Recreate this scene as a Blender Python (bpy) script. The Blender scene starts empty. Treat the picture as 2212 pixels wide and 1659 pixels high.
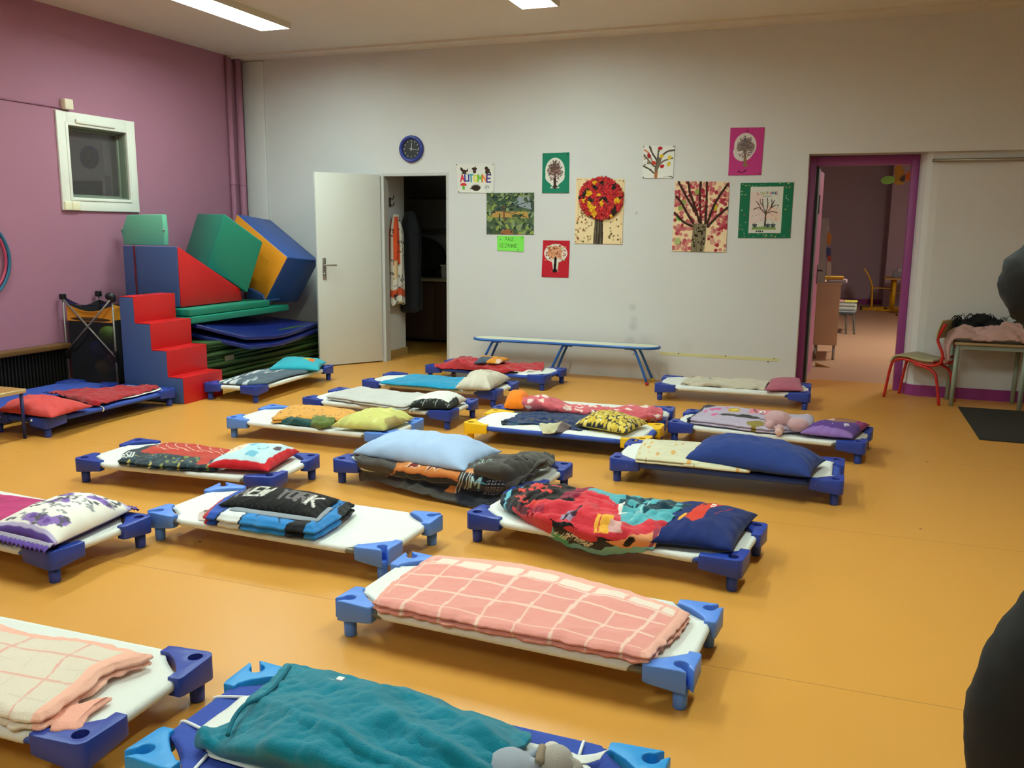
import bpy, bmesh, math, random
import numpy as np
from mathutils import Vector, Matrix, noise
random.seed(7)
PI = math.pi
C = bpy.context.scene.collection
SC = bpy.context.scene
# ------------------------------------------------------------------ camera
CX, CY = 1106.0, 829.5
FPX, YAW, PITCH, ROLL, EYE = 1892.917, -0.35432733, 0.17450239, -0.00840204, 1.46375673
_f = Vector((math.sin(YAW)*math.cos(PITCH), math.cos(YAW)*math.cos(PITCH), -math.sin(PITCH)))
_r = Vector((math.cos(YAW), -math.sin(YAW), 0)); _d = _f.cross(_r)
CR = _r*math.cos(ROLL)+_d*math.sin(ROLL); CD = -_r*math.sin(ROLL)+_d*math.cos(ROLL); CF = _f
cam = bpy.data.objects.new('camera', bpy.data.cameras.new('camera')); C.objects.link(cam)
M = Matrix.Identity(4)
for i in range(3):
    M[i][0] = CR[i]; M[i][1] = -CD[i]; M[i][2] = -CF[i]
M[2][3] = EYE
cam.matrix_world = M
cam.data.sensor_width = 36; cam.data.lens = FPX/2212*36; cam.data.clip_start = 0.05
SC.camera = cam
# ------------------------------------------------------------------ world, exposure, lamps
SC.view_settings.view_transform = 'Standard'; SC.view_settings.look = 'None'
SC.view_settings.gamma = 1; SC.view_settings.exposure = 0.0
try: SC.view_settings.use_curve_mapping = False
except Exception: pass
w = bpy.data.worlds.new('world'); SC.world = w; w.use_nodes = True
w.node_tree.nodes['Background'].inputs[0].default_value = (0.01, 0.012, 0.015, 1)
w.node_tree.nodes['Background'].inputs[1].default_value = 1
try:
    SC.cycles.max_bounces = 10; SC.cycles.diffuse_bounces = 6; SC.cycles.use_denoising = True
    SC.cycles.sample_clamp_indirect = 8
except Exception: pass
LAMP = 48.5                      # emission of the ceiling strips
LAMP_POS = [(-5.02, 6.5), (-2.45, 6.5), (-5.02, 3.3), (-2.45, 3.3), (0.2, 3.3), (-1.3, -0.8)]
CEIL = 3.31; WY = 8.59; LX = -6.44
# ------------------------------------------------------------------ back-projection onto real planes
def ray(px, py):
    return (CR*((px-CX)/FPX)+CD*((py-CY)/FPX)+CF)
def onX(px, py, X):
    d = ray(px, py); t = X/d.x; return Vector((0, 0, EYE))+d*t
def onY(px, py, Y):
    d = ray(px, py); t = Y/d.y; return Vector((0, 0, EYE))+d*t
def onZ(px, py, Z=0.0):
    d = ray(px, py); t = (Z-EYE)/d.z; return Vector((0, 0, EYE))+d*t
def onP(px, py, p0, n):
    d = ray(px, py); o = Vector((0, 0, EYE)); t = (Vector(p0)-o).dot(Vector(n))/d.dot(Vector(n)); return o+d*t
# ------------------------------------------------------------------ colours and materials
def lin(h):
    if isinstance(h, str):
        h = h.lstrip('#'); h = [int(h[i:i+2], 16)/255 for i in (0, 2, 4)]
    return tuple((c/12.92 if c <= .04045 else ((c+.055)/1.055)**2.4) for c in h[:3])
_mats = {}
def mat(name, color=None, rough=.6, metal=0, bump=0, bscale=80, emit=None, spec=None, vcol=False, var=0, vscale=3, trans=0, alpha=1, sheen=0):
    if name in _mats: return _mats[name]
    m = bpy.data.materials.new(name); m.use_nodes = True; nt = m.node_tree; b = nt.nodes['Principled BSDF']
    b.inputs['Roughness'].default_value = rough; b.inputs['Metallic'].default_value = metal
    if spec is not None: b.inputs['Specular IOR Level'].default_value = spec
    if sheen: b.inputs['Sheen Weight'].default_value = sheen
    if vcol:
        a = nt.nodes.new('ShaderNodeAttribute'); a.attribute_name = 'Col'; nt.links.new(a.outputs['Color'], b.inputs['Base Color'])
    elif color is not None:
        c = lin(color)
        if var:
            n = nt.nodes.new('ShaderNodeTexNoise'); n.inputs['Scale'].default_value = vscale; n.inputs['Detail'].default_value = 5
            g = nt.nodes.new('ShaderNodeTexCoord'); nt.links.new(g.outputs['Object'], n.inputs['Vector'])
            r = nt.nodes.new('ShaderNodeMixRGB'); r.inputs[1].default_value = (*[x*(1-var) for x in c], 1); r.inputs[2].default_value = (*[min(1, x*(1+var)) for x in c], 1)
            nt.links.new(n.outputs['Fac'], r.inputs[0]); nt.links.new(r.outputs[0], b.inputs['Base Color'])
        else: b.inputs['Base Color'].default_value = (*c, 1)
    if bump:
        n = nt.nodes.new('ShaderNodeTexNoise'); n.inputs['Scale'].default_value = bscale; n.inputs['Detail'].default_value = 4
        g = nt.nodes.new('ShaderNodeTexCoord'); nt.links.new(g.outputs['Object'], n.inputs['Vector'])
        u = nt.nodes.new('ShaderNodeBump'); u.inputs['Strength'].default_value = bump; u.inputs['Distance'].default_value = .01
        nt.links.new(n.outputs['Fac'], u.inputs['Height']); nt.links.new(u.outputs[0], b.inputs['Normal'])
    if emit is not None:
        b.inputs['Emission Color'].default_value = (*lin(color), 1); b.inputs['Emission Strength'].default_value = emit
    if trans: b.inputs['Transmission Weight'].default_value = trans
    if alpha < 1: b.inputs['Alpha'].default_value = alpha
    _mats[name] = m; return m
FAB = mat('printed_fabric', rough=.9, vcol=True, bump=.25, bscale=260, spec=.15, sheen=.1)
FLEECE = mat('printed_fleece', rough=.97, vcol=True, bump=.45, bscale=260, spec=.08, sheen=.25)
PAPER = mat('painted_paper', rough=.8, vcol=True, spec=.2)
# ------------------------------------------------------------------ objects
def obj(name, bm, m, parent=None, smooth=False):
    me = bpy.data.meshes.new(name)
    bmesh.ops.recalc_face_normals(bm, faces=bm.faces[:]) if not getattr(bm, '_x', None) else None
    bm.to_mesh(me); bm.free()
    for k in (m if isinstance(m, (list, tuple)) else [m]): me.materials.append(k)
    if smooth: me.polygons.foreach_set('use_smooth', [True]*len(me.polygons))
    o = bpy.data.objects.new(name, me); C.objects.link(o)
    if parent: o.parent = parent; o.matrix_parent_inverse = Matrix.Translation(-parent.location) if parent.get('_abs') else Matrix.Identity(4)
    return o
def tag(o, label, cat, group=None, kind=None):
    o['label'] = label; o['category'] = cat
    if group: o['group'] = group
    if kind: o['kind'] = kind
    return o
def thing(name, label, cat, loc=(0, 0, 0), rotz=0, group=None, absolute=False):
    o = bpy.data.objects.new(name, None); C.objects.link(o); o.location = loc; o.rotation_euler = (0, 0, rotz)
    o.empty_display_size = .1
    if absolute: o['_abs'] = 1
    return tag(o, label, cat, group)
def struct(o): o['kind'] = 'structure'; return o
def bevel(o, w=.004, seg=2, ang=.6):
    b = o.modifiers.new('bevel', 'BEVEL'); b.width = w; b.segments = seg; b.limit_method = 'ANGLE'; b.angle_limit = ang
    o.data.polygons.foreach_set('use_smooth', [True]*len(o.data.polygons))
    return o
def NB(): return bmesh.new()
def box(bm, x0, y0, z0, x1, y1, z1, mi=0):
    v = [bm.verts.new(p) for p in ((x0,y0,z0),(x1,y0,z0),(x1,y1,z0),(x0,y1,z0),(x0,y0,z1),(x1,y0,z1),(x1,y1,z1),(x0,y1,z1))]
    for f in ((0,3,2,1),(4,5,6,7),(0,1,5,4),(1,2,6,5),(2,3,7,6),(3,0,4,7)):
        bm.faces.new([v[i] for i in f]).material_index = mi
    return bm
def prism(bm, pts, vec, mi=0, side=None):
    """closed polygon pts (3D) pushed along vec; side gives material per side"""
    vec = Vector(vec); a = [bm.verts.new(p) for p in pts]; b = [bm.verts.new(Vector(p)+vec) for p in pts]
    bm.faces.new(a).material_index = mi; bm.faces.new(b[::-1]).material_index = mi
    n = len(a)
    for i in range(n):
        f = bm.faces.new((a[i], a[(i+1) % n], b[(i+1) % n], b[i])); f.material_index = mi if side is None else (side[i] if isinstance(side, (list, tuple)) else side)
    return bm
def catmull(P, n=6):
    P = [Vector(p) for p in P]
    if len(P) < 3: return P
    out = []
    for i in range(len(P)-1):
        p0 = P[max(i-1, 0)]; p1 = P[i]; p2 = P[i+1]; p3 = P[min(i+2, len(P)-1)]
        for k in range(n):
            t = k/n
            out.append(.5*((2*p1)+(p2-p0)*t+(2*p0-5*p1+4*p2-p3)*t*t+(3*p1-p0-3*p2+p3)*t**3))
    out.append(P[-1]); return out
def tube(bm, P, r, seg=10, smooth=0, cap=True, mi=0, closed=False):
    P = [Vector(p) for p in P]
    if smooth: P = catmull(P, smooth)
    R = r if isinstance(r, (list, tuple)) else [r]*len(P)
    if len(R) != len(P): R = list(np.interp(np.linspace(0, 1, len(P)), np.linspace(0, 1, len(R)), R))
    rings = []; n = len(P); prev = None
    for i, p in enumerate(P):
        if closed: t = P[(i+1) % n]-P[i-1]
        else: t = P[min(i+1, n-1)]-P[max(i-1, 0)]
        t.normalize()
        if prev is None: a = t.orthogonal().normalized()
        else:
            a = prev-t*prev.dot(t); a.normalize()
        prev = a; b = t.cross(a)
        rings.append([bm.verts.new(p+(a*math.cos(2*PI*k/seg)+b*math.sin(2*PI*k/seg))*R[i]) for k in range(seg)])
    for i in range(n if closed else n-1):
        A = rings[i]; B = rings[(i+1) % n]
        for k in range(seg):
            try: bm.faces.new((A[k], A[(k+1) % seg], B[(k+1) % seg], B[k])).material_index = mi
            except ValueError: pass
    if cap and not closed:
        bm.faces.new(rings[0][::-1]).material_index = mi; bm.faces.new(rings[-1]).material_index = mi
    return bm
def cyl(bm, p, r, h, seg=20, r2=None, mi=0):
    p = Vector(p); return tube(bm, [p, p+Vector((0, 0, h))], [r, r2 if r2 else r], seg, mi=mi)
def ball(bm, c, r, seg=14, sc=(1, 1, 1), rot=None, mi=0):
    m = Matrix.Translation(c) @ (rot.to_4x4() if rot else Matrix.Identity(4)) @ Matrix.Diagonal((*[r*s for s in sc], 1))
    g = bmesh.ops.create_uvsphere(bm, u_segments=seg, v_segments=max(6, seg*2//3), radius=1, matrix=m)
    for v in g['verts']:
        for f in v.link_faces: f.material_index = mi
    return bm
# ------------------------------------------------------------------ pattern canvas (true surface colours of prints)
FONT = {'A':[(0,0,.5,1),(.5,1,1,0),(.2,.4,.8,.4)],'B':[(0,0,0,1),(0,1,.8,.9),(.8,.9,.8,.6),(0,.5,.8,.5),(.8,.5,.9,.1),(.9,.1,0,0)],
'C':[(1,.85,.6,1),(.6,1,.1,.8),(.1,.8,.1,.2),(.1,.2,.6,0),(.6,0,1,.15)],'D':[(0,0,0,1),(0,1,.8,.8),(.8,.8,.8,.2),(.8,.2,0,0)],
'E':[(0,0,0,1),(0,1,1,1),(0,.5,.8,.5),(0,0,1,0)],'G':[(1,.85,.5,1),(.5,1,0,.6),(0,.6,.1,.1),(.1,.1,1,0),(1,0,1,.45),(1,.45,.6,.45)],
'H':[(0,0,0,1),(1,0,1,1),(0,.5,1,.5)],'I':[(.5,0,.5,1)],'K':[(0,0,0,1),(0,.45,1,1),(.2,.55,1,0)],'L':[(0,1,0,0),(0,0,1,0)],
'M':[(0,0,0,1),(0,1,.5,.4),(.5,.4,1,1),(1,1,1,0)],'N':[(0,0,0,1),(0,1,1,0),(1,0,1,1)],'O':[(.1,.1,.1,.9),(.1,.9,.9,.9),(.9,.9,.9,.1),(.9,.1,.1,.1)],
'P':[(0,0,0,1),(0,1,.9,1),(.9,1,.9,.5),(.9,.5,0,.5)],'R':[(0,0,0,1),(0,1,.9,1),(.9,1,.9,.5),(.9,.5,0,.5),(.4,.5,1,0)],
'S':[(1,.9,.2,1),(.2,1,.1,.6),(.1,.6,.9,.4),(.9,.4,.8,0),(.8,0,0,.1)],'T':[(0,1,1,1),(.5,1,.5,0)],'U':[(0,1,0,.1),(0,.1,1,.1),(1,.1,1,1)],
'W':[(0,1,.25,0),(.25,0,.5,.7),(.5,.7,.75,0),(.75,0,1,1)],'Y':[(0,1,.5,.5),(1,1,.5,.5),(.5,.5,.5,0)],'Z':[(0,1,1,1),(1,1,0,0),(0,0,1,0)],
"'":[(.5,1,.4,.7)],'1':[(.5,0,.5,1)],'6':[(.8,1,.1,.5),(.1,.5,.1,.1),(.1,.1,.9,.1),(.9,.1,.9,.5),(.9,.5,.1,.5)],'3':[(0,1,.9,1),(.9,1,.4,.6),(.4,.6,.9,.5),(.9,.5,.8,0),(.8,0,0,0)],
'8':[(.1,0,.1,1),(.9,0,.9,1),(0,0,1,0),(0,.5,1,.5),(0,1,1,1)],'F':[(0,0,0,1),(0,1,1,1),(0,.5,.8,.5)],' ':[]}
class Canvas:
    def __init__(s, w, h, base, asp=None):
        s.w, s.h = w, h; s.asp = asp or w/h
        s.a = np.empty((h, w, 3)); s.a[:] = lin(base)
        s.u, s.v = np.meshgrid((np.arange(w)+.5)/w, (np.arange(h)+.5)/h)
        s.rs = np.random.RandomState(w*31+h)
    def m(s, mask, c): s.a[mask] = lin(c)
    def rect(s, u0, v0, u1, v1, c): s.m((s.u >= u0) & (s.u <= u1) & (s.v >= v0) & (s.v <= v1), c)
    def ell(s, u, v, ru, rv, c, rot=0):
        du = (s.u-u)*s.asp; dv = s.v-v; cr, sr = math.cos(rot), math.sin(rot)
        s.m(((du*cr+dv*sr)/(ru*s.asp))**2+((-du*sr+dv*cr)/rv)**2 <= 1, c)
    def ring(s, u, v, r, t, c):
        d = np.hypot((s.u-u)*s.asp, s.v-v); s.m(abs(d-r) < t, c)
    def line(s, u0, v0, u1, v1, t, c):
        x, y = s.u*s.asp, s.v; x0, x1 = u0*s.asp, u1*s.asp; dx, dy = x1-x0, v1-v0
        k = np.clip(((x-x0)*dx+(y-v0)*dy)/max(1e-9, dx*dx+dy*dy), 0, 1)
        s.m(np.hypot(x-x0-k*dx, y-v0-k*dy) < t, c)
    def poly(s, P, c):
        ins = np.zeros_like(s.u, bool); n = len(P)
        for i in range(n):
            x0, y0 = P[i]; x1, y1 = P[(i+1) % n]
            if y0 == y1: continue
            cr = ((y0 > s.v) != (y1 > s.v)) & (s.u < (x1-x0)*(s.v-y0)/(y1-y0)+x0); ins ^= cr
        s.m(ins, c)
    def curve(s, P, t, c):
        Q = catmull([Vector((p[0], p[1], 0)) for p in P], 5)
        for a, b in zip(Q[:-1], Q[1:]): s.line(a.x, a.y, b.x, b.y, t, c)
    def text(s, txt, u, v, w, h, t, c, gap=.3, ang=0):
        n = len(txt); cw = w/(n+(n-1)*gap)
        for i, ch in enumerate(txt):
            cc = c[i % len(c)] if isinstance(c, list) else c; x = i*cw*(1+gap)
            for a, b, d, e in FONT.get(ch, []):
                s.line(u+x+a*cw-ang*b*h, v+b*h, u+x+d*cw-ang*e*h, v+e*h, t, cc)
    def dots(s, n, r, cols, reg=(0, 0, 1, 1), ecc=1, seed=1, clip=None):
        rs = np.random.RandomState(seed)
        for i in range(n):
            u = reg[0]+rs.rand()*(reg[2]-reg[0]); v = reg[1]+rs.rand()*(reg[3]-reg[1])
            if clip and not clip(u, v): continue
            rr = r*(.6+.8*rs.rand()); s.ell(u, v, rr*ecc/s.asp, rr, cols[rs.randint(len(cols))], rs.rand()*3)
    def noise(s, sc, amt, seed=0, c=None, th=None):
        n = np.array([[noise.noise(Vector((s.u[j, i]*s.asp*sc, s.v[j, i]*sc, seed))) for i in range(s.w)] for j in range(s.h)])
        if c is None: s.a *= (1+amt*n)[..., None]
        else: s.m(n > th, c)
    def at(s, u, v):
        u = u if u < 1 else .9999; v = v if v < 1 else .9999
        return s.a[int(max(0, v)*s.h), int(max(0, u)*s.w)]
def paint(o, canvas, UV):
    """UV: per-vertex (u,v) list"""
    me = o.data; att = me.color_attributes.new('Col', 'FLOAT_COLOR', 'POINT'); buf = np.ones((len(UV), 4), np.float32)
    for i, (u, v) in enumerate(UV): buf[i, :3] = canvas.at(u, v)
    att.data.foreach_set('color', buf.ravel()); return o
def flatcol(o, c):
    me = o.data; att = me.color_attributes.new('Col', 'FLOAT_COLOR', 'POINT'); buf = np.ones((len(me.vertices), 4), np.float32); buf[:, :3] = lin(c)
    att.data.foreach_set('color', buf.ravel()); return o
# ------------------------------------------------------------------ cloth builders
def crease(p, s, seed=0, ang=0, st=1):      # narrow soft ridges running along direction ang
    x = p[0]*math.cos(ang)+p[1]*math.sin(ang); y = -p[0]*math.sin(ang)+p[1]*math.cos(ang)
    x += .05*noise.noise(Vector((p[0]*6, p[1]*6, seed+20))); y += .05*noise.noise(Vector((p[0]*6, p[1]*6, seed+30)))
    return (1-min(1, 2.2*abs(noise.noise(Vector((x*s/st, y*s, seed*3.3))))))**1.5
def nz(p, s, seed=0): return noise.noise(Vector((p[0]*s+seed*7.3, p[1]*s-seed*3.1, seed*1.7)))
def fold(p, s, seed=0):           # sharp-ish ridges like creases
    return 1-2*abs(noise.noise(Vector((p[0]*s+seed*5.1, p[1]*s*1.0, seed))))
def quadpt(Q, u, v):
    """bilinear on 4 corners, or Coons patch when the edges carry extra points"""
    return Q[0]*(1-u)*(1-v)+Q[1]*u*(1-v)+Q[2]*u*v+Q[3]*(1-u)*v
def coons(E):
    # E: four polylines bottom(NL->NR), right(NR->FR), top(FL->FR), left(NL->FL) of Vector
    def ev(P, t):
        if len(P) == 2: return P[0].lerp(P[1], t)
        k = t*(len(P)-1); i = min(int(k), len(P)-2); f = k-i
        p0 = P[max(i-1, 0)]; p1 = P[i]; p2 = P[i+1]; p3 = P[min(i+2, len(P)-1)]
        return .5*((2*p1)+(p2-p0)*f+(2*p0-5*p1+4*p2-p3)*f*f+(3*p1-p0-3*p2+p3)*f**3)
    B, R, T, L = E
    def f(u, v):
        return ev(B, u)*(1-v)+ev(T, u)*v+ev(L, v)*(1-u)+ev(R, v)*u-(B[0]*(1-u)*(1-v)+B[-1]*u*(1-v)+T[0]*(1-u)*v+T[-1]*u*v)
    return f
def P3(p, z):
    """(px,py) -> point of the plane z ; ('w',x,y,z) world ; (px,py,z) own height; ('Y',px,py,Y)"""
    if p[0] == 'w': return Vector(p[1:4])
    if p[0] == 'Y': return onY(p[1], p[2], p[3])
    if len(p) == 3: return onZ(p[0], p[1], p[2])
    return onZ(p[0], p[1], z)
def pillow(name, label, q, z, T, canvas, m=None, nu=46, nv=34, seed=1, wr=.006, sag=.3, group=None, cat='pillow', pull=.07, parent=None, flat=.25):
    """q: 4 corners; z of the seam; T thickness"""
    Q = [P3(p, z) for p in q]; bm = NB(); top = {}; bot = {}; uv = []
    def pos(i, j, s):
        u = i/nu; v = j/nv; U = 2*u-1; V = 2*v-1
        uu = .5+.5*U*(1-pull*(1-V*V)); vv = .5+.5*V*(1-pull*1.3*(1-U*U))
        p = quadpt(Q, uu, vv).copy(); h = max(0, (1-abs(U)**2.6)*(1-abs(V)**2.6))**.55
        e = max(0, 1-h)
        wv = wr*(nz(p, 12, seed)*1.1+crease(p, 8, seed+3, seed, 2)*1.2+nz(p, 40, seed)*.2)*min(1, h*3)
        rad = math.sin(math.atan2(V, U)*17+seed)*.004*min(1, h*4)*e*(wr/.006)
        if s > 0: p.z += h*T*(1-flat)+wv+rad+.002
        else: p.z -= min(T*flat*h+.0, T)
        return p
    for j in range(nv+1):
        for i in range(nu+1):
            top[i, j] = bm.verts.new(pos(i, j, 1)); uv.append((i/nu, j/nv))
    for j in range(nv+1):
        for i in range(nu+1):
            if i in (0, nu) or j in (0, nv): bot[i, j] = top[i, j]
            else: bot[i, j] = bm.verts.new(pos(i, j, -1)); uv.append((min(.02, i/nu), min(.02, j/nv)))
    for j in range(nv):
        for i in range(nu):
            bm.faces.new((top[i, j], top[i+1, j], top[i+1, j+1], top[i, j+1]))
            bm.faces.new((bot[i, j], bot[i, j+1], bot[i+1, j+1], bot[i+1, j]))
    bm.verts.index_update()
    o = obj(name, bm, m or FAB, parent, True); paint(o, canvas, uv)
    if not parent: tag(o, label, cat, group)
    return o
def blanket(name, label, E, z, T, canvas, layers=2, m=None, nu=90, nv=60, seed=1, wr=.006, group=None, cat='blanket', ripple=.003, hump=0, ws=9):
    """folded blanket lying flat: E = 4 corner pts or 4 edges; lobed edge shows the fold layers; z = bed height"""
    if isinstance(E[0], list): ED = [[P3(p, z+T*.5) for p in e] for e in E]
    else:
        q = [P3(p, z+T*.5) for p in E]; ED = [[q[0], q[1]], [q[1], q[2]], [q[3], q[2]], [q[0], q[3]]]
    f = coons(ED); bm = NB(); uv = []; V = {}
    c = f(.5, .5)
    def wob(p, a=1): return wr*a*(nz(p, ws, seed)+1.1*crease(p, ws*.8, seed+2, .4+seed, 2)+.35*nz(p, ws*4, seed+5)-.3)
    def edge(i, j): return min(i/nu, 1-i/nu, j/nv, 1-j/nv)
    for j in range(nv+1):
        for i in range(nu+1):
            u, v = i/nu, j/nv; p = f(u, v); k = min(1, edge(i, j)*14)
            p.x += ripple*nz(p, 26, seed+9)*(1-k); p.y += ripple*nz(p, 26, seed+11)*(1-k)
            p.z = z+T*(.82+.18*math.sqrt(k))+max(-T*.3, wob(p, .35+.65*k))+hump*math.sin(PI*u)*math.sin(PI*v)
            V[i, j] = bm.verts.new(p); uv.append((u, v))
    for j in range(nv):
        for i in range(nu): bm.faces.new((V[i, j], V[i+1, j], V[i+1, j+1], V[i, j+1]))
    loop = [(i, 0) for i in range(nu)]+[(nu, j) for j in range(nv)]+[(i, nv) for i in range(nu, 0, -1)]+[(0, j) for j in range(nv, 0, -1)]
    base = [V[k] for k in loop]; prev = base; n = len(loop); r = T/(2*layers)
    for l in range(layers):
        ztop = 1-l/layers
        for a in (0.5, 1.0, 1.5, 2.0) if l < layers-1 else (.5, 1.0, 1.5):
            ring = []
            for q2, kk in enumerate(loop):
                b = base[q2]; p = b.co.copy(); d = Vector((p.x-base[(q2-4) % n].co.x, p.y-base[(q2-4) % n].co.y, 0)); d = Vector((base[(q2+3) % n].co.x-base[(q2-3) % n].co.x, base[(q2+3) % n].co.y-base[(q2-3) % n].co.y, 0))
                nrm = Vector((d.y, -d.x, 0)).normalized() if d.length else Vector((0, 0, 0))
                hh = (b.co.z-z); off = r*math.sin(a*PI/2)*1.1+ripple*1.6*nz(p, 22, seed+l*3) * (1 if l else .4)
                if a == 2.0: off = -r*.25
                p += nrm*off; p.z = z+hh*(ztop-(a/2)/layers)+.001
                ring.append(bm.verts.new(p)); uv.append((kk[0]/nu, kk[1]/nv))
            for q2 in range(n): bm.faces.new((prev[(q2+1) % n], prev[q2], ring[q2], ring[(q2+1) % n]))
            prev = ring
    bm.faces.new(prev); bm.verts.index_update()
    o = obj(name, bm, m or FLEECE, None, True); paint(o, canvas, uv); tag(o, label, cat, group); return o
def net(name, label, rows, canvas, m=None, nu=110, nv=70, th=.012, wr=.006, seed=1, group=None, cat='blanket', ws=10, parent=None, zmin=None, ang=-.5, st=2.5, cross=.9):
    """cloth through a grid of control points (rows near->far, each left->right), points via P3"""
    R = [[P3(p, .15) for p in r] for r in rows]
    def sp(P, t):
        k = t*(len(P)-1); i = min(int(k), len(P)-2); f = k-i
        p0 = P[max(i-1, 0)]; p1 = P[i]; p2 = P[i+1]; p3 = P[min(i+2, len(P)-1)]
        return .5*((2*p1)+(p2-p0)*f+(2*p0-5*p1+4*p2-p3)*f*f+(3*p1-p0-3*p2+p3)*f**3)
    cols = [[sp(r, i/nu) for r in R] for i in range(nu+1)]
    bm = NB(); uv = []; V = []
    for j in range(nv+1):
        row = []
        for i in range(nu+1):
            p = sp(cols[i], j/nv).copy(); q = (p.x+p.z*.3, p.y+p.z*.6)
            dz = wr*(1.5*crease(q, ws, seed, ang, st)+cross*crease(q, ws*1.5, seed+6, ang+1.1, st)+.6*nz(q, ws*2.2, seed+4)+.2*nz(q, ws*7, seed+8)-.8); p.z += dz
            p.y -= dz*.4
            if zmin is not None: p.z = max(p.z, zmin)
            row.append(bm.verts.new(p)); uv.append((i/nu, j/nv))
        V.append(row)
    for j in range(nv):
        for i in range(nu): bm.faces.new((V[j][i], V[j][i+1], V[j+1][i+1], V[j+1][i]))
    bm.verts.index_update()
    o = obj(name, bm, m or FLEECE, parent, True); paint(o, canvas, uv)
    s = o.modifiers.new('thick', 'SOLIDIFY'); s.thickness = th; s.offset = -1 if o.data.polygons[0].normal.z > 0 else 1
    if not parent: tag(o, label, cat, group)
    return o
def plush(name, label, parts, m, cat='soft toy', voxel=.006):
    bm = NB()
    for c, r, sc, rot in parts: ball(bm, c, r, 16, sc, Matrix.Rotation(rot, 3, 'Z') if rot else None)
    o = obj(name, bm, m, None, True)
    r = o.modifiers.new('join', 'REMESH'); r.mode = 'VOXEL'; r.voxel_size = voxel; r.use_smooth_shade = True
    s = o.modifiers.new('soft', 'SMOOTH'); s.iterations = 6; s.factor = .5
    return tag(o, label, cat)
# ================================================================== SETTING
def paintwall(name, c, rough=.75, var=.03, stains=False):
    m = bpy.data.materials.new(name); m.use_nodes = True; nt = m.node_tree; b = nt.nodes['Principled BSDF']; N = nt.nodes.new; Lk = nt.links.new
    b.inputs['Roughness'].default_value = rough; b.inputs['Specular IOR Level'].default_value = .3
    g = N('ShaderNodeTexCoord'); n = N('ShaderNodeTexNoise'); n.inputs['Scale'].default_value = 1.7; n.inputs['Detail'].default_value = 6
    Lk(g.outputs['Object'], n.inputs['Vector']); mx = N('ShaderNodeMixRGB'); c = lin(c)
    mx.inputs[1].default_value = (*[x*(1-var) for x in c], 1); mx.inputs[2].default_value = (*[x*(1+var) for x in c], 1)
    Lk(n.outputs['Fac'], mx.inputs[0]); Lk(mx.outputs[0], b.inputs['Base Color'])
    n2 = N('ShaderNodeTexNoise'); n2.inputs['Scale'].default_value = 160; n2.inputs['Detail'].default_value = 2; Lk(g.outputs['Object'], n2.inputs['Vector'])
    u = N('ShaderNodeBump'); u.inputs['Strength'].default_value = .12; u.inputs['Distance'].default_value = .004
    Lk(n2.outputs['Fac'], u.inputs['Height']); Lk(u.outputs[0], b.inputs['Normal'])
    return m
M_WHITE = paintwall('wall_paint_grey_white', '#cfd0d1')
def smudge(m, blobs):
    nt = m.node_tree; b = nt.nodes['Principled BSDF']; src = b.inputs['Base Color'].links[0].from_socket; g = nt.nodes.new('ShaderNodeTexCoord'); n = nt.nodes.new('ShaderNodeTexNoise'); n.inputs['Scale'].default_value = 9; nt.links.new(g.outputs['Object'], n.inputs['Vector'])
    for (x, z, r, k) in blobs:
        d = nt.nodes.new('ShaderNodeVectorMath'); d.operation = 'DISTANCE'; d.inputs[1].default_value = (x, WY, z); nt.links.new(g.outputs['Object'], d.inputs[0])
        r_ = nt.nodes.new('ShaderNodeMapRange'); r_.inputs['From Min'].default_value = r; r_.inputs['From Max'].default_value = r*.3; nt.links.new(d.outputs['Value'], r_.inputs[0])
        q = nt.nodes.new('ShaderNodeMath'); q.operation = 'MULTIPLY'; nt.links.new(r_.outputs[0], q.inputs[0]); nt.links.new(n.outputs['Fac'], q.inputs[1])
        q2 = nt.nodes.new('ShaderNodeMath'); q2.operation = 'MULTIPLY'; q2.inputs[1].default_value = k; nt.links.new(q.outputs[0], q2.inputs[0])
        x_ = nt.nodes.new('ShaderNodeMixRGB'); x_.inputs[2].default_value = (.12, .12, .13, 1); nt.links.new(q2.outputs[0], x_.inputs[0]); nt.links.new(src, x_.inputs[1]); src = x_.outputs[0]
    nt.links.new(src, b.inputs['Base Color'])
SM = []
for px, py, r, k in ((1367, 665, .05, .35), (1370, 690, .05, .3), (1368, 705, .06, .35), (1361, 737, .07, .4), (1395, 745, .12, .2), (1430, 790, .16, .28), (1480, 748, .10, .15), (1300, 795, .2, .2), (1375, 460, .02, .5)):
    p = onY(px, py, WY); SM.append((p.x, p.z, r, k))
smudge(M_WHITE, SM)
M_PURP = paintwall('wall_paint_mauve', '#a27088')
M_CEIL = paintwall('ceiling_paint', '#d6cfc4')
M_DARKW = paintwall('wall_paint_plain', '#c2b6a6')
M_BASE = mat('purple_gloss', '#8a2f76', .4)
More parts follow.
